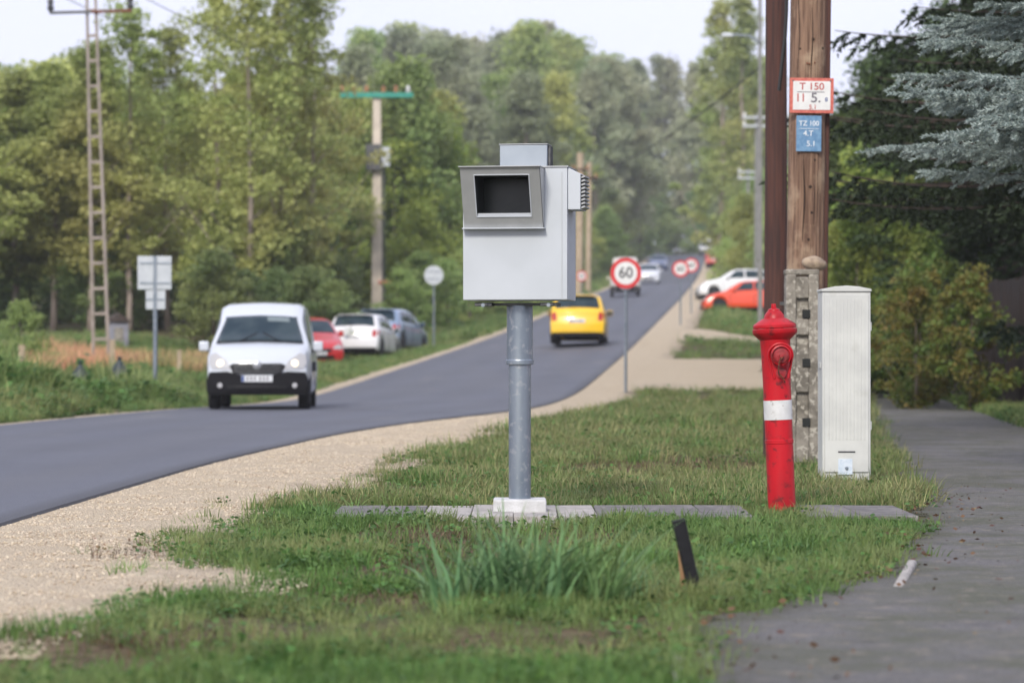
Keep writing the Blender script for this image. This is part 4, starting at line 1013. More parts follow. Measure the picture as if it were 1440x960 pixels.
# ------------------------------------------------------------------ stakes
def stakes():
    X, Y = .66, 11.2
    z = gh(X, Y)
    b = MB(); b.box((0, 0, .13), (.050, .030, .40)); o = b.build('black_stake', M['black_plastic'], None, bevel=.003)
    o.location = (X + .062, Y - .1, z - .02); o.rotation_euler = (0, rad(-13), 0.15); tag(o, 'short leaning black plastic stake in the grass', 'stake')
    b = MB(); b.box((0, 0, .06), (.030, .02, .27)); o = b.build('wooden_stake', M['wood_stake'], None, bevel=.003)
    o.location = (X + .025, Y + .02, z - .02); o.rotation_euler = (0, rad(-5), 0); tag(o, 'thin wooden stake standing just behind the black one', 'stake')
stakes()

# ------------------------------------------------------------------ round signs
def round_sign(px, py, y, dia, front, label, num=True, group=None, x=None, back=False, h=None):
    X = pxX(px, y) if x is None else x; z0 = gh(X, y); zc = CH + (498 - py) / 4000 * y - z0 if h is None else h
    root = empty('speed_limit_sign' if num else 'road_sign', (X, y, z0), 0, label, 'road sign', group)
    MB().cyl((0, .02, -.2), (0, .02, zc + dia / 2 - .02), .03, n=16).build('post', M['galv'], root, smooth=True)
    r = dia / 2
    if back:
        MB().lathe([(0, 0), (r, 0), (r, -.02), (0, -.02)], 40, (0, 0, zc), 'Y').build('sign_disc', M['sign_back'], root)
        for dz in (-.12, .12): MB().box((0, -.024, zc + dz), (dia * .7, .01, .03)).build('rail', M['galv'], root)
        return root
    sd = MB().lathe([(0, 0), (r, 0), (r, -.012), (0, -.012)], 48, (0, -.02, zc), 'Y').build('sign_disc', M['sign_red'], root)
    MB().lathe([(0, 0), (r * .74, 0), (r * .74, -.003), (0, -.003)], 48, (0, -.0325, zc), 'Y').build('sign_face', M['sign_white'], sd)
    if num: text_mesh('60', r * .98, M['sign_ink'], sd, (0, -.037, zc), 'lettering', sx=.95)
    return root
round_sign(880, 384, 57.3, .62, True, 'red rimmed round 60 speed limit sign nearest to the road edge')
round_sign(957, 378, 103, .60, True, 'far round speed limit sign, front one of the overlapping pair', True, 'pair of far round signs')
round_sign(972, 373, 120, .60, True, 'round sign half hidden behind the front one of the far pair', True, 'pair of far round signs')
round_sign(818, 388, 166, .60, True, 'small round sign at the foot of the twin wooden poles', True)
round_sign(610, 387, 92, .62, False, 'round sign seen from behind beside the parked blue car', False, back=True)
def sign_back():
    y = 52.0; X = pxX(218, y); z0 = gh(X, y)
    root = empty('road_sign', (X, y, z0), 0, 'square sign with smaller panel below, seen from behind', 'road sign')
    MB().cyl((0, .03, -.2), (0, .03, CH + (498 - 362) / 4000 * y - z0), .042, n=16).build('post', M['galv'], root, smooth=True)
    z = lambda py: CH + (498 - py) / 4000 * y - z0
    MB().box((-.01, 0, (z(360) + z(407)) / 2), (.62, .02, z(360) - z(407))).build('sign_panel', M['sign_back'], root, bevel=.006)
    MB().box((.01, 0, (z(408) + z(435)) / 2), (.36, .02, z(408) - z(435))).build('small_panel', M['sign_back'], root, bevel=.006)
    for q in (370, 398, 421): MB().box((0, -.016, z(q)), (.34 if q == 421 else .56, .012, .03)).build('rail', M['galv'], root)
    MB().box((-.0, -.022, (z(360) + z(435)) / 2), (.06, .012, z(360) - z(435))).build('clamp_strip', M['galv'], root)
sign_back()

# ------------------------------------------------------------------ power poles
M['lattice'] = pm('lattice_concrete', (.36, .31, .27), (.28, .24, .20), 3, .9)
M['hazed_concrete'] = pm('hazed_concrete', (.23, .23, .22), (.19, .19, .18), 3, .9)  # distance haze put into the colour as a duller grey
def lattice_pole():
    y = 72.0; X = pxX(143, y); z0 = gh(X, y); H = 10.6
    lean = (pxX(128, y) - pxX(143, y)) / (CH + 498 / 4000 * y - z0)
    root = empty('lattice_pole', (X, y, z0), 0, 'tall ladder like concrete power pole at the far left', 'power pole', rot=(0, math.atan(lean), 0))
    wb, wt = .40, .20
    for s in (-1, 1):
        b = MB(); b.tube([(s * wb / 2, 0, -.3), (s * wt / 2, 0, H)], [.050, .040], 6); b.build('leg', M['lattice'], root)
    nr = 16
    for k in range(nr):
        z = .35 + k * .64; wv = wb + (wt - wb) * z / H
        MB().box((0, 0, z), (wv - .06, .07, .075)).build('rung', M['lattice'], root, bevel=.01)
    zc = CH + (498 - 17) / 4000 * y - z0
    MB().box((-.52, -.09, zc), (1.06, .07, .07)).build('crossarm', M['dark_steel'], root)
    MB().box((.52, -.09, zc), (1.02, .07, .07)).build('crossarm', M['rust'], root)
    for x in (-1.02, 1.0):
        MB().lathe([(0, 0), (.05, 0), (.09, .08), (.09, .12), (.05, .15), (.08, .22), (.08, .26), (.03, .4), (0, .42)], 14, (x, -.09, zc + .035)).build('insulator', M['dark_steel'], root, smooth=True)
    return X, y, z0 + zc + .4
LP = lattice_pole()
def concrete_pole():
    y = 127.0; X = pxX(530, y); z0 = gh(X, y); zc = CH + (498 - 135) / 4000 * y - z0
    root = empty('concrete_pole', (X, y, z0), 0, 'pale concrete power pole with teal crossarm behind the parked cars', 'power pole')
    MB().box((0, 0, zc / 2), (.50, .36, zc + .3), None, .66).build('pole_shaft', M['concrete_pole'], root, bevel=.02)
    MB().box((0, -.2, zc + .02), (3.25, .16, .22)).build('crossarm', M['teal'], root, bevel=.01)
    for x in (-1.55, -1.0, -.45, .3, .85, 1.4):
        MB().lathe([(0, 0), (.07, 0), (.11, .09), (.06, .14), (.09, .22), (.04, .3), (0, .32)], 12, (x, -.2, zc + .13)).build('insulator', M['porcelain'] if x < 1.3 else M['sign_white'], root, smooth=True)
    zt = CH + (498 - 222) / 4000 * y - z0
    MB().box((-.12, -.34, zt), (.72, .34, 1.15)).build('switch_box', M['dark_steel'], root, bevel=.02)
    MB().box((.42, -.30, zt + .02), (.34, .3, .85)).build('meter_box', M['sign_back'], root, bevel=.02)
    MB().lathe([(0, 0), (.07, -.0), (.05, -.05), (0, -.06)], 12, (-.02, -.515, zt + .0), 'Y').build('glass_dial', M['sign_white'], root)
    MB().cyl((.30, -.1, .5), (.30, -.1, zt - .4), .05, n=8).build('down_pipe', M['dark_steel'], root)
    MB().box((.36, -.2, CH + (498 - 397) / 4000 * y - z0), (.55, .1, .13)).build('side_bracket', M['sign_red_faded'], root)
    return X, y, z0 + zc + .4
CP = concrete_pole()
def twin_wood():
    y = 168.0
    for px, top, lab, ph in ((820, 215, 'left and taller of two plain wooden poles left of the far road', .14), (846, 228, 'right and thinner of two plain wooden poles left of the far road', .10)):
        yy = y + (0 if px == 820 else 12); X = pxX(px - (2 if px == 820 else 0), yy); X = min(X, float(LE(yy)) - .7); z0 = gh(X, yy)
        root = empty('wooden_pole', (X, yy, z0), 0, lab, 'utility pole', 'twin wooden poles on the far left verge')
        H = CH + (498 - top) / 4000 * yy - z0
        MB().tube([(0, 0, -.2), (.12, 0, H)], [.26 if px == 820 else .2, .2 if px == 820 else .15], 12).build('pole_shaft', M['wood_far'], root, smooth=True)
        MB().box((.12, -.2, H - 1.0), (1.1, .10, .12)).build('crossarm', M['wood_dark'], root)
        for sx in (-.4, .4): MB().lathe([(0, 0), (.06, 0), (.07, .12), (.03, .2), (0, .22)], 10, (.12 + sx, -.2, H - .94)).build('insulator', M['porcelain'], root)
    return X, yy, z0 + H - .7
TW = twin_wood()
def right_poles():
    res = []
    for i, (px, y, arm, lab) in enumerate(((1069, 92, 20, 'concrete pole with street lamp arm just left of the tarred pole'), (1064, 150, 163, 'far concrete pole with pale crossarm beside the white parked car'), (1052, 205, 240, 'farthest small concrete pole on the right of the road'))):
        X = pxX(px, y); z0 = gh(X, y); H = CH + (498 - arm) / 4000 * y - z0 + (0.9 if i == 0 else .1)
        root = empty('street_pole', (X, y, z0), 0, lab, 'power pole', 'concrete poles on the right of the road')
        MB().box((0, 0, H / 2 - .1), (.28 if i else .16, .2, H + .2), None, .6).build('pole_shaft', M['hazed_concrete'], root, bevel=.02)
        if i == 0:
            zl = CH + (498 - 50) / 4000 * y - z0
            MB().tube([(0, -.1, zl - .25), (-.35, -.1, zl - .02), (-.95, -.1, zl + .02)], .035, 8).build('lamp_arm', M['galv'], root, smooth=True)
            MB().box((-1.08, -.1, zl + .01), (.42, .2, .13), None, .7).build('lamp_head', M['sign_back'], root, bevel=.03)
        for dz in ((0,) if i == 0 else (0, .45)):
            MB().box((0, -.2, H - .2 - dz), (1.5, .1, .12)).build('crossarm', M['sign_back'], root)
            for sx in (-.65, .65): MB().lathe([(0, 0), (.06, 0), (.07, .12), (.03, .2), (0, .22)], 10, (sx, -.2, H - .14 - dz)).build('insulator', M['sign_white'], root)
        res.append((X, y, z0 + H))
    return res
RP = right_poles()
def wire(p, q, sag, label, r=.012):
    pts = [(p[0] + (q[0] - p[0]) * t, p[1] + (q[1] - p[1]) * t, p[2] + (q[2] - p[2]) * t - sag * 4 * t * (1 - t)) for t in np.linspace(0, 1, 17)]
    o = MB().tube(pts, r, 5).build('power_cable', M['cable']); tag(o, label, 'cable')
wire(TW, (RP[0][0], RP[0][1], RP[0][2] - 2.6), .6, 'sagging dark cable from the twin wooden poles to the street lamp pole', .028)
wire((LP[0] - 1.02, LP[1], LP[2] + .0), (CP[0] - 1.55, CP[1], CP[2] - .1), .5, 'thin power line between the lattice pole and the teal crossarm')
wire((LP[0] + 1.0, LP[1], LP[2] + .0), (CP[0] + 1.4, CP[1], CP[2] - .1), .5, 'second thin power line to the right end of the teal crossarm')

# ------------------------------------------------------------------ vehicles
M['visor_cloth'] = pm('visor_cloth', (.16, .20, .21), None, rough=.6)
class Car:
    """local frame: front at y=0 looking towards -y, rear at y=L"""
    def __init__(s, L, W, keys, wheels, wr, belt, sill=.2, leanF=((0, 0), (2, 0)), leanR=((0, 0), (2, 0)), bowF=.16, bowR=.10, tumble=.86):
        s.L, s.W, s.k, s.wheels, s.wr, s.sill, s.bf, s.br, s.tum = L, W, np.array(keys, float), wheels, wr, sill, bowF, bowR, tumble
        s.belt = np.array(belt, float); s.lf = np.array(leanF, float); s.lr = np.array(leanR, float)
    def prof(s, y):
        zt = float(np.interp(y, s.k[:, 0], s.k[:, 1])); wf = float(np.interp(y, s.k[:, 0], s.k[:, 2]))
        zb = s.sill
        for wy in s.wheels:
            R = s.wr + .05
            if abs(y - wy) < R: zb = max(zb, s.wr + math.sqrt(R * R - (y - wy) ** 2))
        belt = min(float(np.interp(y, s.belt[:, 0], s.belt[:, 1])), zt - .10)
        return zb, belt, zt, s.W / 2 * wf
    def pt(s, y, t, side=1):
        zb, be, zt, w = s.prof(y); zb = min(zb, be - .08)
        gh_ = zt - be; f = min(1, max(0, (gh_ - .1) / .35)); wt = w * (.95 * (1 - f) + s.tum * f)
        P = [(w * .93, zb), (w * .985, zb + .07), (w, zb + (be - zb) * .5), (w * .985, be - .05), (w * .96, be), ((w * .96 + wt) / 2 + .01 * f, be + (zt - .07 - be) * .5), (wt, zt - .07), (wt - .09, zt - .018), (wt * .5, zt), (0, zt + .012)]
        i = min(int(t), 8); u = t - i
        x = P[i][0] * (1 - u) + P[i + 1][0] * u; z = P[i][1] * (1 - u) + P[i + 1][1] * u
        return s.deform(x * side, y, z)
    def deform(s, x, y, z):
        q = (x / (s.W / 2)) ** 2
        yy = y + (s.bf * q + float(np.interp(z, s.lf[:, 0], s.lf[:, 1]))) * math.exp(-y / .30) - (s.br * q + float(np.interp(z, s.lr[:, 0], s.lr[:, 1]))) * math.exp(-(s.L - y) / .30)
        return (x, yy, z)
    def body(s, root, mat):
        b = MB(); ys = sorted(set([0, .015, .04, .08] + list(np.linspace(.12, s.L - .12, 76)) + [s.L - .08, s.L - .04, s.L - .015, s.L]))
        ts = [0, .5, 1, 1.5, 2, 2.5, 3, 3.6, 4, 4.5, 5, 5.5, 6, 6.5, 7, 7.5, 8, 8.5, 9]
        P = []
        for y in ys:
            sh = .985 if y in (0, s.L) else 1
            P.append([s.pt(y, t, -1) for t in ts] + [s.pt(y, t, 1) for t in ts[::-1][1:]])
        b.grid(P)
        for y in (0, s.L):
            G = []
            for t in ts:
                p = s.pt(y, t); zb = p[2]
                x = s.prof(y); pe = p
                # undeformed lateral extent
                xe = pe[0]; G.append([s.deform(xe * u, y, zb) for u in np.linspace(-1, 1, 13)])
            b.grid(G)
        me = b.build('body', mat, root, smooth=True, angle=40)
        m2 = MB(); m2.box((0, s.L / 2, s.sill + .12), (s.W * .62, s.L - .5, .16)); m2.box((0, s.L / 2, s.sill + .30), (s.W * .60, s.L - .8, .28)); m2.build('underbody', M['under'], root)
        return me
    def patch(s, name, mat, root, y0, y1, t0, t1, side=None, off=.006, n=12, m=8, y0b=None, y1b=None):
        """window or panel lying on the body skin; side None = whole width over the top"""
        y0b = y0 if y0b is None else y0b; y1b = y1 if y1b is None else y1b
        G = []
        tl = [t0 + (t1 - t0) * i / m for i in range(m + 1)]
        for i in range(n + 1):
            row = []
            def P(t, sd):
                f = (t - t0) / (t1 - t0) if t1 != t0 else 0
                ya = y0 * (1 - f) + y0b * f; yb = y1 * (1 - f) + y1b * f
                y = ya + (yb - ya) * i / n
                p = Vector(s.pt(y, t, sd)); pa = Vector(s.pt(min(y + .02, s.L), t, sd)); pb = Vector(s.pt(y, min(t + .1, 9), sd)) if t < 8.9 else Vector(s.pt(y, 8.8, -sd))
                pc = Vector(s.pt(max(y - .02, 0), t, sd)); pd = Vector(s.pt(y, max(t - .1, 0), sd)) if t < 8.9 else Vector(s.pt(y, 8.8, sd))
                nr = (pa - pc).cross(pb - pd)
                if nr.length < 1e-9: nr = Vector((0, 0, 1))
                nr.normalize(); c = Vector((0, s.L / 2, .6))
                if nr.dot(p - c) < 0: nr = -nr
                return p + nr * off
            if side is None:
                row = [P(t, -1) for t in tl] + [P(t, 1) for t in tl[::-1][1:]]
            else: row = [P(t, side) for t in tl]
            G.append(row)
        o = MB().grid(G).build(name, mat, root, smooth=True, angle=60)
        sd_ = o.modifiers.new('thickness', 'SOLIDIFY'); sd_.thickness = .004; sd_.offset = 0
        return o
    def face(s, name, mat, root, outl, front=True, off=.012, depth=.03, div=1):
        """panel on the nose or tail given by its outline in x,z"""
        y = 0 if front else s.L; sg = -1 if front else 1
        out = []
        n = len(outl)
        for i in range(n):
            a, c = outl[i], outl[(i + 1) % n]
            for k in range(4): out.append((a[0] + (c[0] - a[0]) * k / 4, a[1] + (c[1] - a[1]) * k / 4))
        P = [Vector(s.deform(x, y, z)) + Vector((0, sg * off, 0)) for x, z in out]
        Q = [p - Vector((0, sg * depth, 0)) for p in P]; N = len(P)
        # inner ring towards the centroid keeps the panel following the bow
        cx = sum(p[0] for p in out) / N; cz = sum(p[1] for p in out) / N
        rings = [P]
        for f in (.66, .33):
            rings.append([Vector(s.deform(cx + (x - cx) * f, y, cz + (z - cz) * f)) + Vector((0, sg * (off + .002), 0)) for x, z in out])
        cen = Vector(s.deform(cx, y, cz)) + Vector((0, sg * (off + .002), 0))
        b = MB(); vs = Q + rings[0] + rings[1] + rings[2] + [cen]; fs = []
        for r in range(3):
            for i in range(N): j = (i + 1) % N; fs.append((r * N + i, r * N + j, (r + 1) * N + j, (r + 1) * N + i))
        for i in range(N): fs.append((3 * N + i, 3 * N + (i + 1) % N, 4 * N))
        b.add(vs, fs)
        return b.build(name, mat, root, smooth=True, angle=50)
    def add_wheels(s, root, rim, wd=.20):
        for wy in s.wheels:
            for sd in (-1, 1):
                R = s.wr; x = sd * (s.W / 2 - wd / 2 - .015)
                o = MB().lathe([(R * .55, -wd / 2), (R * .93, -wd / 2), (R, -wd / 2 + .03), (R, wd / 2 - .03), (R * .93, wd / 2), (R * .55, wd / 2)], 36, (0, 0, 0), 'X').build('wheel', M['tyre'], root, smooth=True)
                o.location = (x, wy, R)
                b = MB(); b.lathe([(0, 0), (R * .60, 0), (R * .62, sd * wd * .42), (R * .56, sd * wd * .42), (R * .5, sd * wd * .25), (R * .18, sd * wd * .30), (0, sd * wd * .34)], 24, (0, 0, 0), 'X')
                for k in range(7):
                    a = k * 2 * math.pi / 7; b.box((sd * wd * .33, math.cos(a) * R * .34, math.sin(a) * R * .34), (.02, R * .42, .035), (a, 0, 0))
                b.build('rim', rim, o, smooth=True, angle=40)
    def mirrors(s, root, mat, y, z, dx=.11):
        for sd in (-1, 1):
            x = sd * (s.W / 2 - .02)
            o = MB().box((x + sd * dx, y, z), (.17, .10, .17)).build('mirror', mat, root, bevel=.03, seg=3)
            MB().box((x + sd * dx, y + .052, z), (.14, .006, .13)).build('mirror_glass', M['car_glass'], o)
            MB().box((x + sd * .02, y, z - .07), (.12, .05, .05)).build('mirror_foot', M['trim'], o, bevel=.01)
    def plate(s, root, z, front=True, w=.5, x=0, off=.03):
        y = 0 if front else s.L; sg = -1 if front else 1
        p = s.deform(x, y, z)
        o = MB().box((x, p[1] + sg * off, z), (w, .012, .11)).build('number_plate', M['plate'], root, bevel=.003)
        MB().box((x - sg * -w * .45 if not front else x + -w * .45, p[1] + sg * (off + .0075), z), (.045, .003, .10)).build('plate_strip', M['ink_blue'], o)
        for k in range(6):
            xx = x - w * .30 + k * w * .115 + (.03 if k > 2 else 0)
            MB().box((xx, p[1] + sg * (off + .0072), z), (.026, .002, .065)).build('plate_mark', M['ink_grey'], o)
    def finish_root(s, root): pass

def place(root, px, y, heading, x=None, z=None, L=4):
    """heading 0: nose to the camera. root empty sits at the middle of the car on the ground"""
    X = pxX(px, y) if x is None else x
    a = heading
    root.rotation_euler = (0, 0, a)
    # pitch with the slope of the ground
    dx, dy = -math.sin(a) * 1.2, math.cos(a) * 1.2
    z1, z2 = float(base_h(X + dx, y + dy)), float(base_h(X - dx, y - dy))
    root.location = (X, y, (z1 + z2) / 2 + (.02 if z is None else z))
    root.rotation_euler = Euler((math.atan2(z1 - z2, 2.4), 0, a), 'XYZ')
    root.rotation_mode = 'ZXY'
    root.rotation_euler = (math.atan2(z1 - z2, 2.4), 0, a)
def wrap(root, L):
    """shift children so the empty is at mid length"""
    for ch in root.children: ch.location.y -= L / 2

def make_van(name, label, col, H=1.83, group=None, lit=True, cat='van'):
    L, W = 4.25, 1.74; k = H / 1.83
    root = empty(name, (0, 0, 0), 0, label, cat, group)
    keys = [(0, .80, .93), (.06, .90, .95), (.25, 1.00, .975), (.55, 1.075, 1), (.80, 1.12, 1), (1.05, 1.27 * k, 1), (1.30, 1.47 * k, 1), (1.42, 1.56 * k, 1), (1.6, 1.69 * k, 1), (1.9, 1.79 * k, 1), (2.6, H, 1), (3.8, H - .02, 1), (4.12, H - .06, .985), (4.25, H - .15, .96)]
    belt = [(0, .70), (.5, .92), (.9, 1.04), (1.6, 1.10), (4.25, 1.10)]
    c = Car(L, W, keys, (.82, 3.4), .31, belt, .24, ((.2, .07), (.35, .0), (.62, .0), (.70, .05), (1.0, .16), (2, .2)), ((0, 0), (.9, 0), (1.8, .12)), .20, .05, .80)
    pt = paint(name + '_paint', col)
    c.body(root, pt)
    c.patch('windshield', M['car_glass'], root, .84, 1.44, 7.0, 9, None)
    c.patch('wiper_panel', M['trim'], root, .76, .84, 7.0, 9, None, .007)
    for sd in (-1, 1):
        c.patch('side_window', M['car_glass'], root, 1.12, 2.05, 4.2, 5.9, sd, y0b=1.5, y1b=2.05)
        c.patch('side_moulding', M['trim'], root, 1.2, 2.95, 1.9, 2.35, sd, .010)
        c.patch('door_seam', M['trim'], root, 2.12, 2.135, .6, 6, sd, .004, 2)
    c.patch('sun_visor', M['visor_cloth'], root, 1.31, 1.41, 7.5, 8.7, 1, .0085, 4)
    # bumper, dark
    bp = [(-.83, .24), (.83, .24), (.84, .50), (.80, .62), (.50, .635), (.36, .58), (-.36, .58), (-.50, .635), (-.80, .62), (-.84, .50)]
    c.face('bumper', M['trim'], root, bp, True, .03, .06)
    for sd in (-1, 1): c.patch('bumper_corner', M['trim'], root, .0, .50, .05, 2.0, sd, .022, y1b=.40)
    c.face('grille', M['black_plastic'], root, [(-.40, .60), (.40, .60), (.47, .73), (.40, .765), (-.40, .765), (-.47, .73)], True, .028, .04)
    for k2 in range(3): c.face('grille_bar', M['dark_steel'], root, [(-.38, .625 + k2 * .045), (.38, .625 + k2 * .045), (.38, .637 + k2 * .045), (-.38, .637 + k2 * .045)], True, .036, .02)
    p = c.deform(0, 0, .735); MB().lathe([(0, 0), (.075, 0), (.075, -.02), (.06, -.03), (0, -.032)], 24, (0, p[1] - .045, .735), 'Y').build('badge', M['rim'], root, smooth=True)
    for sd in (-1, 1):
        hl = c.face('headlight', M['lamp_clear'], root, [(sd * .44, .67), (sd * .76, .68), (sd * .815, .76), (sd * .80, .90), (sd * .70, .945), (sd * .52, .82)], True, .022, .07)
        if lit:
            q = c.deform(sd * .62, 0, .765); MB().lathe([(0, 0), (.062, 0), (.055, -.02), (0, -.028)], 20, (sd * .62, q[1] - .026, .765), 'Y').build('bulb', M['headlamp'], hl, smooth=True)
        q = c.deform(sd * .62, 0, .40); MB().lathe([(0, 0), (.045, 0), (.04, -.01), (0, -.012)], 16, (sd * .62, q[1] - .034, .40), 'Y').build('fog_lamp', M['lamp_clear'], root)
        MB().tube([(sd * .35, .80, 1.135), (sd * .05, .98, 1.29 * k)], .009, 5).build('wiper', M['trim'], root)
        c.face('taillight', M['tail'], root, [(sd * .72, .9), (sd * .80, .9), (sd * .78, 1.3), (sd * .72, 1.3)], False, .01, .03)
    c.face('lower_intake', M['black_plastic'], root, [(-.46, .30), (.46, .30), (.50, .40), (-.50, .40)], True, .034, .03)
    c.plate(root, .515, True, .52, off=.045)
    c.face('rear_window', M['car_glass'], root, [(-.6, 1.15), (.6, 1.15), (.56, 1.6 * k), (-.56, 1.6 * k)], False, .008, .02)
    c.mirrors(root, pt, 1.22, 1.06, .12)
    c.add_wheels(root, M['hubcap'])
    MB().box((-.25, 1.30, 1.02), (.46, .12, .55)).build('seat', M['under'], root, bevel=.04); MB().box((.3, 1.30, 1.02), (.46, .12, .55)).build('seat', M['under'], root, bevel=.04)
    wrap(root, L); return root

def make_hatch(name, label, col, H=1.45, L=3.85, W=1.68, group=None, cat='car', metal=0, rim='rim'):
    root = empty(name, (0, 0, 0), 0, label, cat, group); k = H / 1.45; l = L / 3.85
    keys = [(0, .62, .90), (.08, .72, .94), (.35 * l, .82 * k, .98), (.85 * l, .93 * k, 1), (1.02 * l, .98 * k, 1), (1.3 * l, 1.17 * k, 1), (1.62 * l, 1.36 * k, 1), (1.85 * l, 1.42 * k, 1), (2.3 * l, H, 1), (3.0 * l, H - .02, 1), (3.42 * l, 1.385 * k, .985), (3.50 * l, 1.36 * k, .98), (3.66 * l, 1.14 * k, .97), (3.76 * l, .97 * k, .96), (3.85 * l, .88 * k, .94)]
    belt = [(0, .55), (.5, .78 * k), (1.1 * l, .90 * k), (3.4 * l, .98 * k), (3.85 * l, .85 * k)]
    c = Car(L, W, keys, (.72 * l, 3.17 * l), .305, belt, .20, ((.1, .06), (.35, .0), (.5, .0), (.8, .10)), ((.1, .04), (.35, 0), (.6, .0), (.75, .05), (1.0, .08)), .16, .12, .80)
    pt = paint(name + '_paint_' + str(len(bpy.data.materials)), col, metal)
    c.body(root, pt)
    c.patch('windshield', M['car_glass'], root, 1.06 * l, 1.66 * l, 7.0, 9, None)
    c.patch('rear_window', M['car_glass'], root, 3.505 * l, 3.735 * l, 7.0, 9, None)
    for sd in (-1, 1):
        c.patch('side_window', M['car_glass'], root, 1.30 * l, 2.16 * l, 4.2, 5.85, sd, y0b=1.75 * l)
        c.patch('side_window', M['car_glass'], root, 2.23 * l, 3.28 * l, 4.2, 5.85, sd, y1b=3.1 * l)
        c.patch('door_seam', M['trim'], root, 2.185 * l, 2.20 * l, .4, 4, sd, .003, 2)
        c.patch('door_seam', M['trim'], root, 1.16 * l, 1.172 * l, .4, 4, sd, .003, 2)
        c.patch('sill_trim', M['trim'], root, 1.12 * l, 2.78 * l, .05, .6, sd, .006)
        c.face('headlight', M['lamp_clear'], root, [(sd * .44, .55), (sd * .70, .54), (sd * .74, .62), (sd * .62, .69), (sd * .46, .62)], True, .012, .07)
        c.face('taillight', M['tail'], root, [(sd * .60, .66), (sd * .74, .64), (sd * .755, .80 * k), (sd * .70, .90 * k), (sd * .63, .86 * k)], False, .012, .07)
        c.patch('taillight', M['tail'], root, 3.62 * l, 3.84 * l, 2.6, 3.7, sd, .010, y0b=3.66 * l)
    c.face('grille', M['black_plastic'], root, [(-.36, .46), (.36, .46), (.40, .56), (-.40, .56)], True, .014, .03)
    c.face('lower_intake', M['black_plastic'], root, [(-.50, .24), (.50, .24), (.44, .36), (-.44, .36)], True, .014, .03)
    c.face('bumper', pt, root, [(-.76, .30), (.76, .30), (.78, .50), (.74, .555), (-.74, .555), (-.78, .50)], False, .035, .06)
    c.face('lower_bumper', M['trim'], root, [(-.74, .19), (.74, .19), (.76, .29), (-.76, .29)], False, .03, .06)
    c.plate(root, .64, False, .46, off=.022); c.plate(root, .42, True, .46, off=.022)
    MB().box((0, 3.53 * l, 1.375 * k), (1.02, .16, .022)).build('spoiler', pt, root, bevel=.008)
    MB().tube([(0, 3.74 * l, 1.05 * k), (.30, 3.70 * l, 1.10 * k)], .009, 5).build('rear_wiper', M['trim'], root)
    c.mirrors(root, pt, 1.32 * l, .97 * k, .09)
    c.add_wheels(root, M[rim])
    wrap(root, L); return root

v = make_van('delivery_van', 'white small panel van coming down the left lane with lit headlights', (.54, .575, .62)); place(v, 371, 49.4, rad(2.0))
h = make_hatch('hatchback_car', 'yellow hatchback driving away up the road', (.84, .52, .02), 1.48, 3.7, 1.66); place(h, 815, 85.5, math.pi + rad(-3.5))
GP = 'cars parked on the left verge'
h = make_hatch('hatchback_car', 'white hatchback in the middle of the three parked on the left verge', (.76, .76, .77), 1.44, 4.0, 1.70, GP); place(h, 514, 93, math.pi + rad(-9), z=0)
h = make_hatch('hatchback_car', 'red car parked closest behind the white van', (.50, .025, .03), 1.46, 3.9, 1.68, GP); place(h, 434, 89, rad(14), z=0)
h = make_hatch('hatchback_car', 'blue grey car at the far end of the three parked on the left', (.22, .30, .42), 1.5, 4.1, 1.70, GP, metal=.3); place(h, 550, 97.5, math.pi + rad(-14), z=0)
GR = 'cars parked on the right verge'
h = make_hatch('hatchback_car', 'orange red car parked side on, right of the road', (.72, .06, .008), 1.48, 4.0, 1.70, GR); place(h, 1049, 125, rad(-88), z=0)
h = make_hatch('hatchback_car', 'white car parked side on behind the orange red one', (.78, .78, .78), 1.62, 4.3, 1.75, GR); place(h, 1036, 148, rad(-84), z=.1)
v = make_van('delivery_van', 'cream high roofed van far up the left lane behind the round sign', (.62, .56, .46), 2.25, lit=False); place(v, 879, 165, rad(-2))
h = make_hatch('hatchback_car', 'silver white car following the cream van far up the road', (.62, .64, .68), 1.45, 3.9, 1.70); place(h, 912, 212, rad(-3))
h = make_hatch('hatchback_car', 'dark blue car highest up the left lane', (.06, .09, .18), 1.45, 4.1, 1.70); place(h, 926, 262, rad(-4))
h = make_hatch('hatchback_car', 'red car far up the right edge of the road', (.60, .08, .06), 1.6, 3.9, 1.70); place(h, 1005, 262, math.pi + rad(-4))
v = make_van('delivery_van', 'tiny white van at the very top of the road', (.76, .77, .8), 1.9, lit=False); place(v, 994, 335, rad(-4))

# ------------------------------------------------------------------ small things of the left verge, fences
def post(px, y, h, w_, m, name, label, cat, group=None):
    X = pxX(px, y); o = MB().box((0, 0, h / 2 - .1), (w_, w_ * .9, h + .2), None, .92).build(name, m, None, bevel=.01)
    o.location = (X, y, gh(X, y)); o.rotation_euler = (R_.uniform(-.03, .03), R_.uniform(-.04, .04), .3); tag(o, label, cat, group)
post(30, 56, 1.15, .12, M['wood_far'], 'fence_post', 'weathered wooden post leftmost in the grass', 'post')
post(157, 60, 1.15, .11, M['wood_far'], 'fence_post', 'wooden post in the brown maize beside the lattice pole', 'post')
post(252, 66, .8, .09, M['wood_far'], 'fence_post', 'wooden post in the maize right of the square sign', 'post')
def sack(px, y, h, label):
    X = pxX(px, y); dk = M['sack']
    prof = [(0, 0), (.13, .0), (.17, .08), (.16, .25), (.11, .42), (.05, .52), (.025, .56), (.05, .62), (0, .63)]
    b = MB(); b.lathe([(r * (h / .6), z * h / .6) for r, z in prof], 14)
    b.v = [(x * (1 + .25 * math.sin(5 * z + 3 * x)), yy * (1 + .2 * math.cos(7 * z)), z) for x, yy, z in b.v]
    o = b.build('plastic_sack', dk, None, smooth=True); o.location = (X, y, gh(X, y) + .22); tag(o, label, 'sack')
M['sack'] = pm('dark_sack', (.008, .018, .02), (.02, .035, .04), 8, .5)
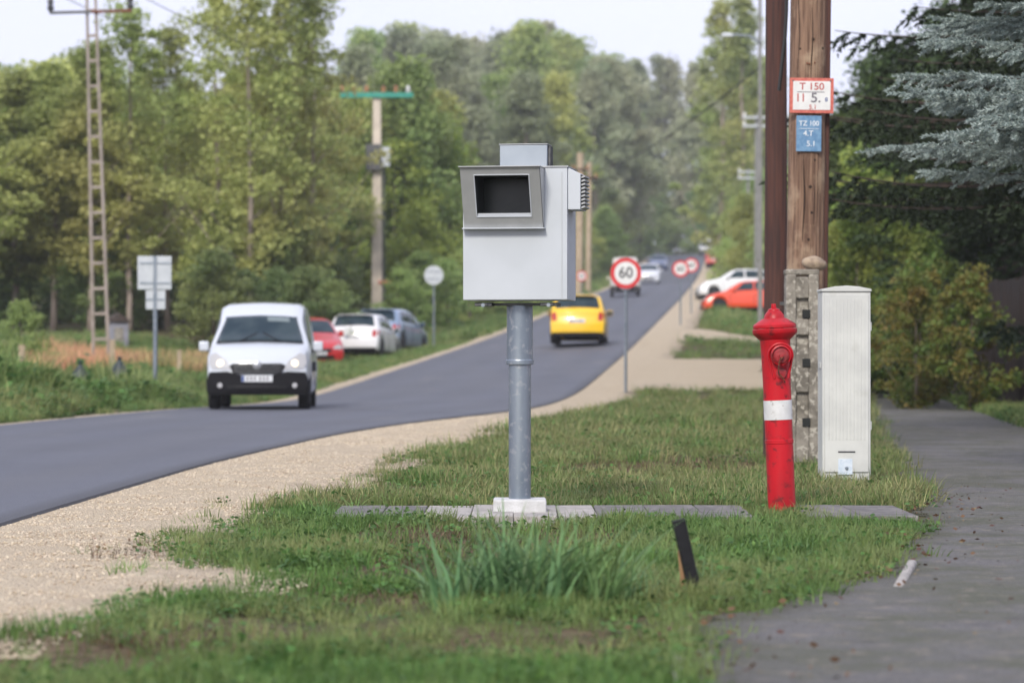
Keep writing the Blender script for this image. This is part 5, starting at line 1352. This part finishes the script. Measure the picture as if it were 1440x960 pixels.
sack(113, 55, .66, 'dark sack in the grass left of the lattice pole foot')
sack(168, 56, .58, 'dark sack in the grass right of the lattice pole foot')
sack(203, 61, .40, 'small dark sack beside the square sign post')
M['hut_wall'] = pm('hut_wall', (.27, .27, .31), (.2, .2, .23), 4)
def hut():
    y = 90.5; X = pxX(165, y); z0 = gh(X, y)
    root = empty('garden_hut', (X, y, z0), .3, 'little grey white hut at the foot of the wood', 'hut')
    MB().box((0, 0, .4), (.62, .62, .8)).build('wall', M['hut_wall'], root, bevel=.02)
    MB().plate([(-.42, .8), (.42, .8), (0, 1.1)], -.4, .4).build('roof', M['bark_dark'], root)
    MB().box((0, -.315, .32), (.28, .02, .6)).build('door', M['concrete_old'], root)
hut()
def brown_fence():
    x0, y0, x1, y1 = 8.9, 41.0, 8.15, 56.0
    root = empty('board_fence', (8.5, 48, gh(8.5, 48)), 0, 'dark brown board fence under the spruces at the right edge', 'fence')
    me = None; n = 96
    for k in range(n):
        t = k / n; X, Y = x0 + (x1 - x0) * t, y0 + (y1 - y0) * t
        if me is None:
            o = MB().box((0, 0, 1.05), (.022, .135, 2.3)).build('board', M['fence_wood'], root, bevel=.004); me = o.data
        else:
            o = bpy.data.objects.new('board', me); COL.objects.link(o); o.parent = root
        o.location = (X - 8.5 + R_.uniform(-.008, .008), Y - 48, gh(X, Y) - gh(8.5, 48) + R_.uniform(-.03, .05)); o.rotation_euler = (R_.uniform(-.01, .01), 0, .05)
    for z in (.5, 1.75):
        MB().cyl((x0 - 8.5 + .04, y0 - 48, z), (x1 - 8.5 + .04, y1 - 48, z + .2), .035, n=6).build('rail', M['fence_wood'], root)
brown_fence()
def teal_fence():
    y = 70; x0 = 8.3; root = empty('board_fence', (x0, y, gh(9, y)), 0, 'teal green board fence glimpsed right of the cabinet', 'fence')
    o = MB().box((0, 0, .72), (.11, .02, 1.5)).build('board', M['teal'], root, bevel=.004); me = o.data
    for k in range(1, 16):
        o = bpy.data.objects.new('board', me); COL.objects.link(o); o.parent = root; o.location = (k * .125, R_.uniform(-.006, .006), R_.uniform(-.01, .01))
    for z in (.35, 1.2): MB().box((.95, .04, z), (2.1, .05, .07)).build('rail', M['teal'], root)
teal_fence()

# ------------------------------------------------------------------ haze
def haze():
    b = MB(); b.box((0, 700, 29), (1420, 1640, 64)); m = bpy.data.materials.new('haze'); m.use_nodes = True; nt = m.node_tree
    nt.nodes.remove(nt.nodes['Principled BSDF']); pv = nt.nodes.new('ShaderNodeVolumePrincipled')
    pv.inputs['Color'].default_value = (.93, .95, 1, 1); pv.inputs['Density'].default_value = HAZE; pv.inputs['Anisotropy'].default_value = .2
    nt.links.new(pv.outputs[0], nt.nodes['Material Output'].inputs['Volume'])
    o = b.build('haze', m); tag(o, 'thin pale haze in the air', kind='stuff')
HAZE = .00036
haze()
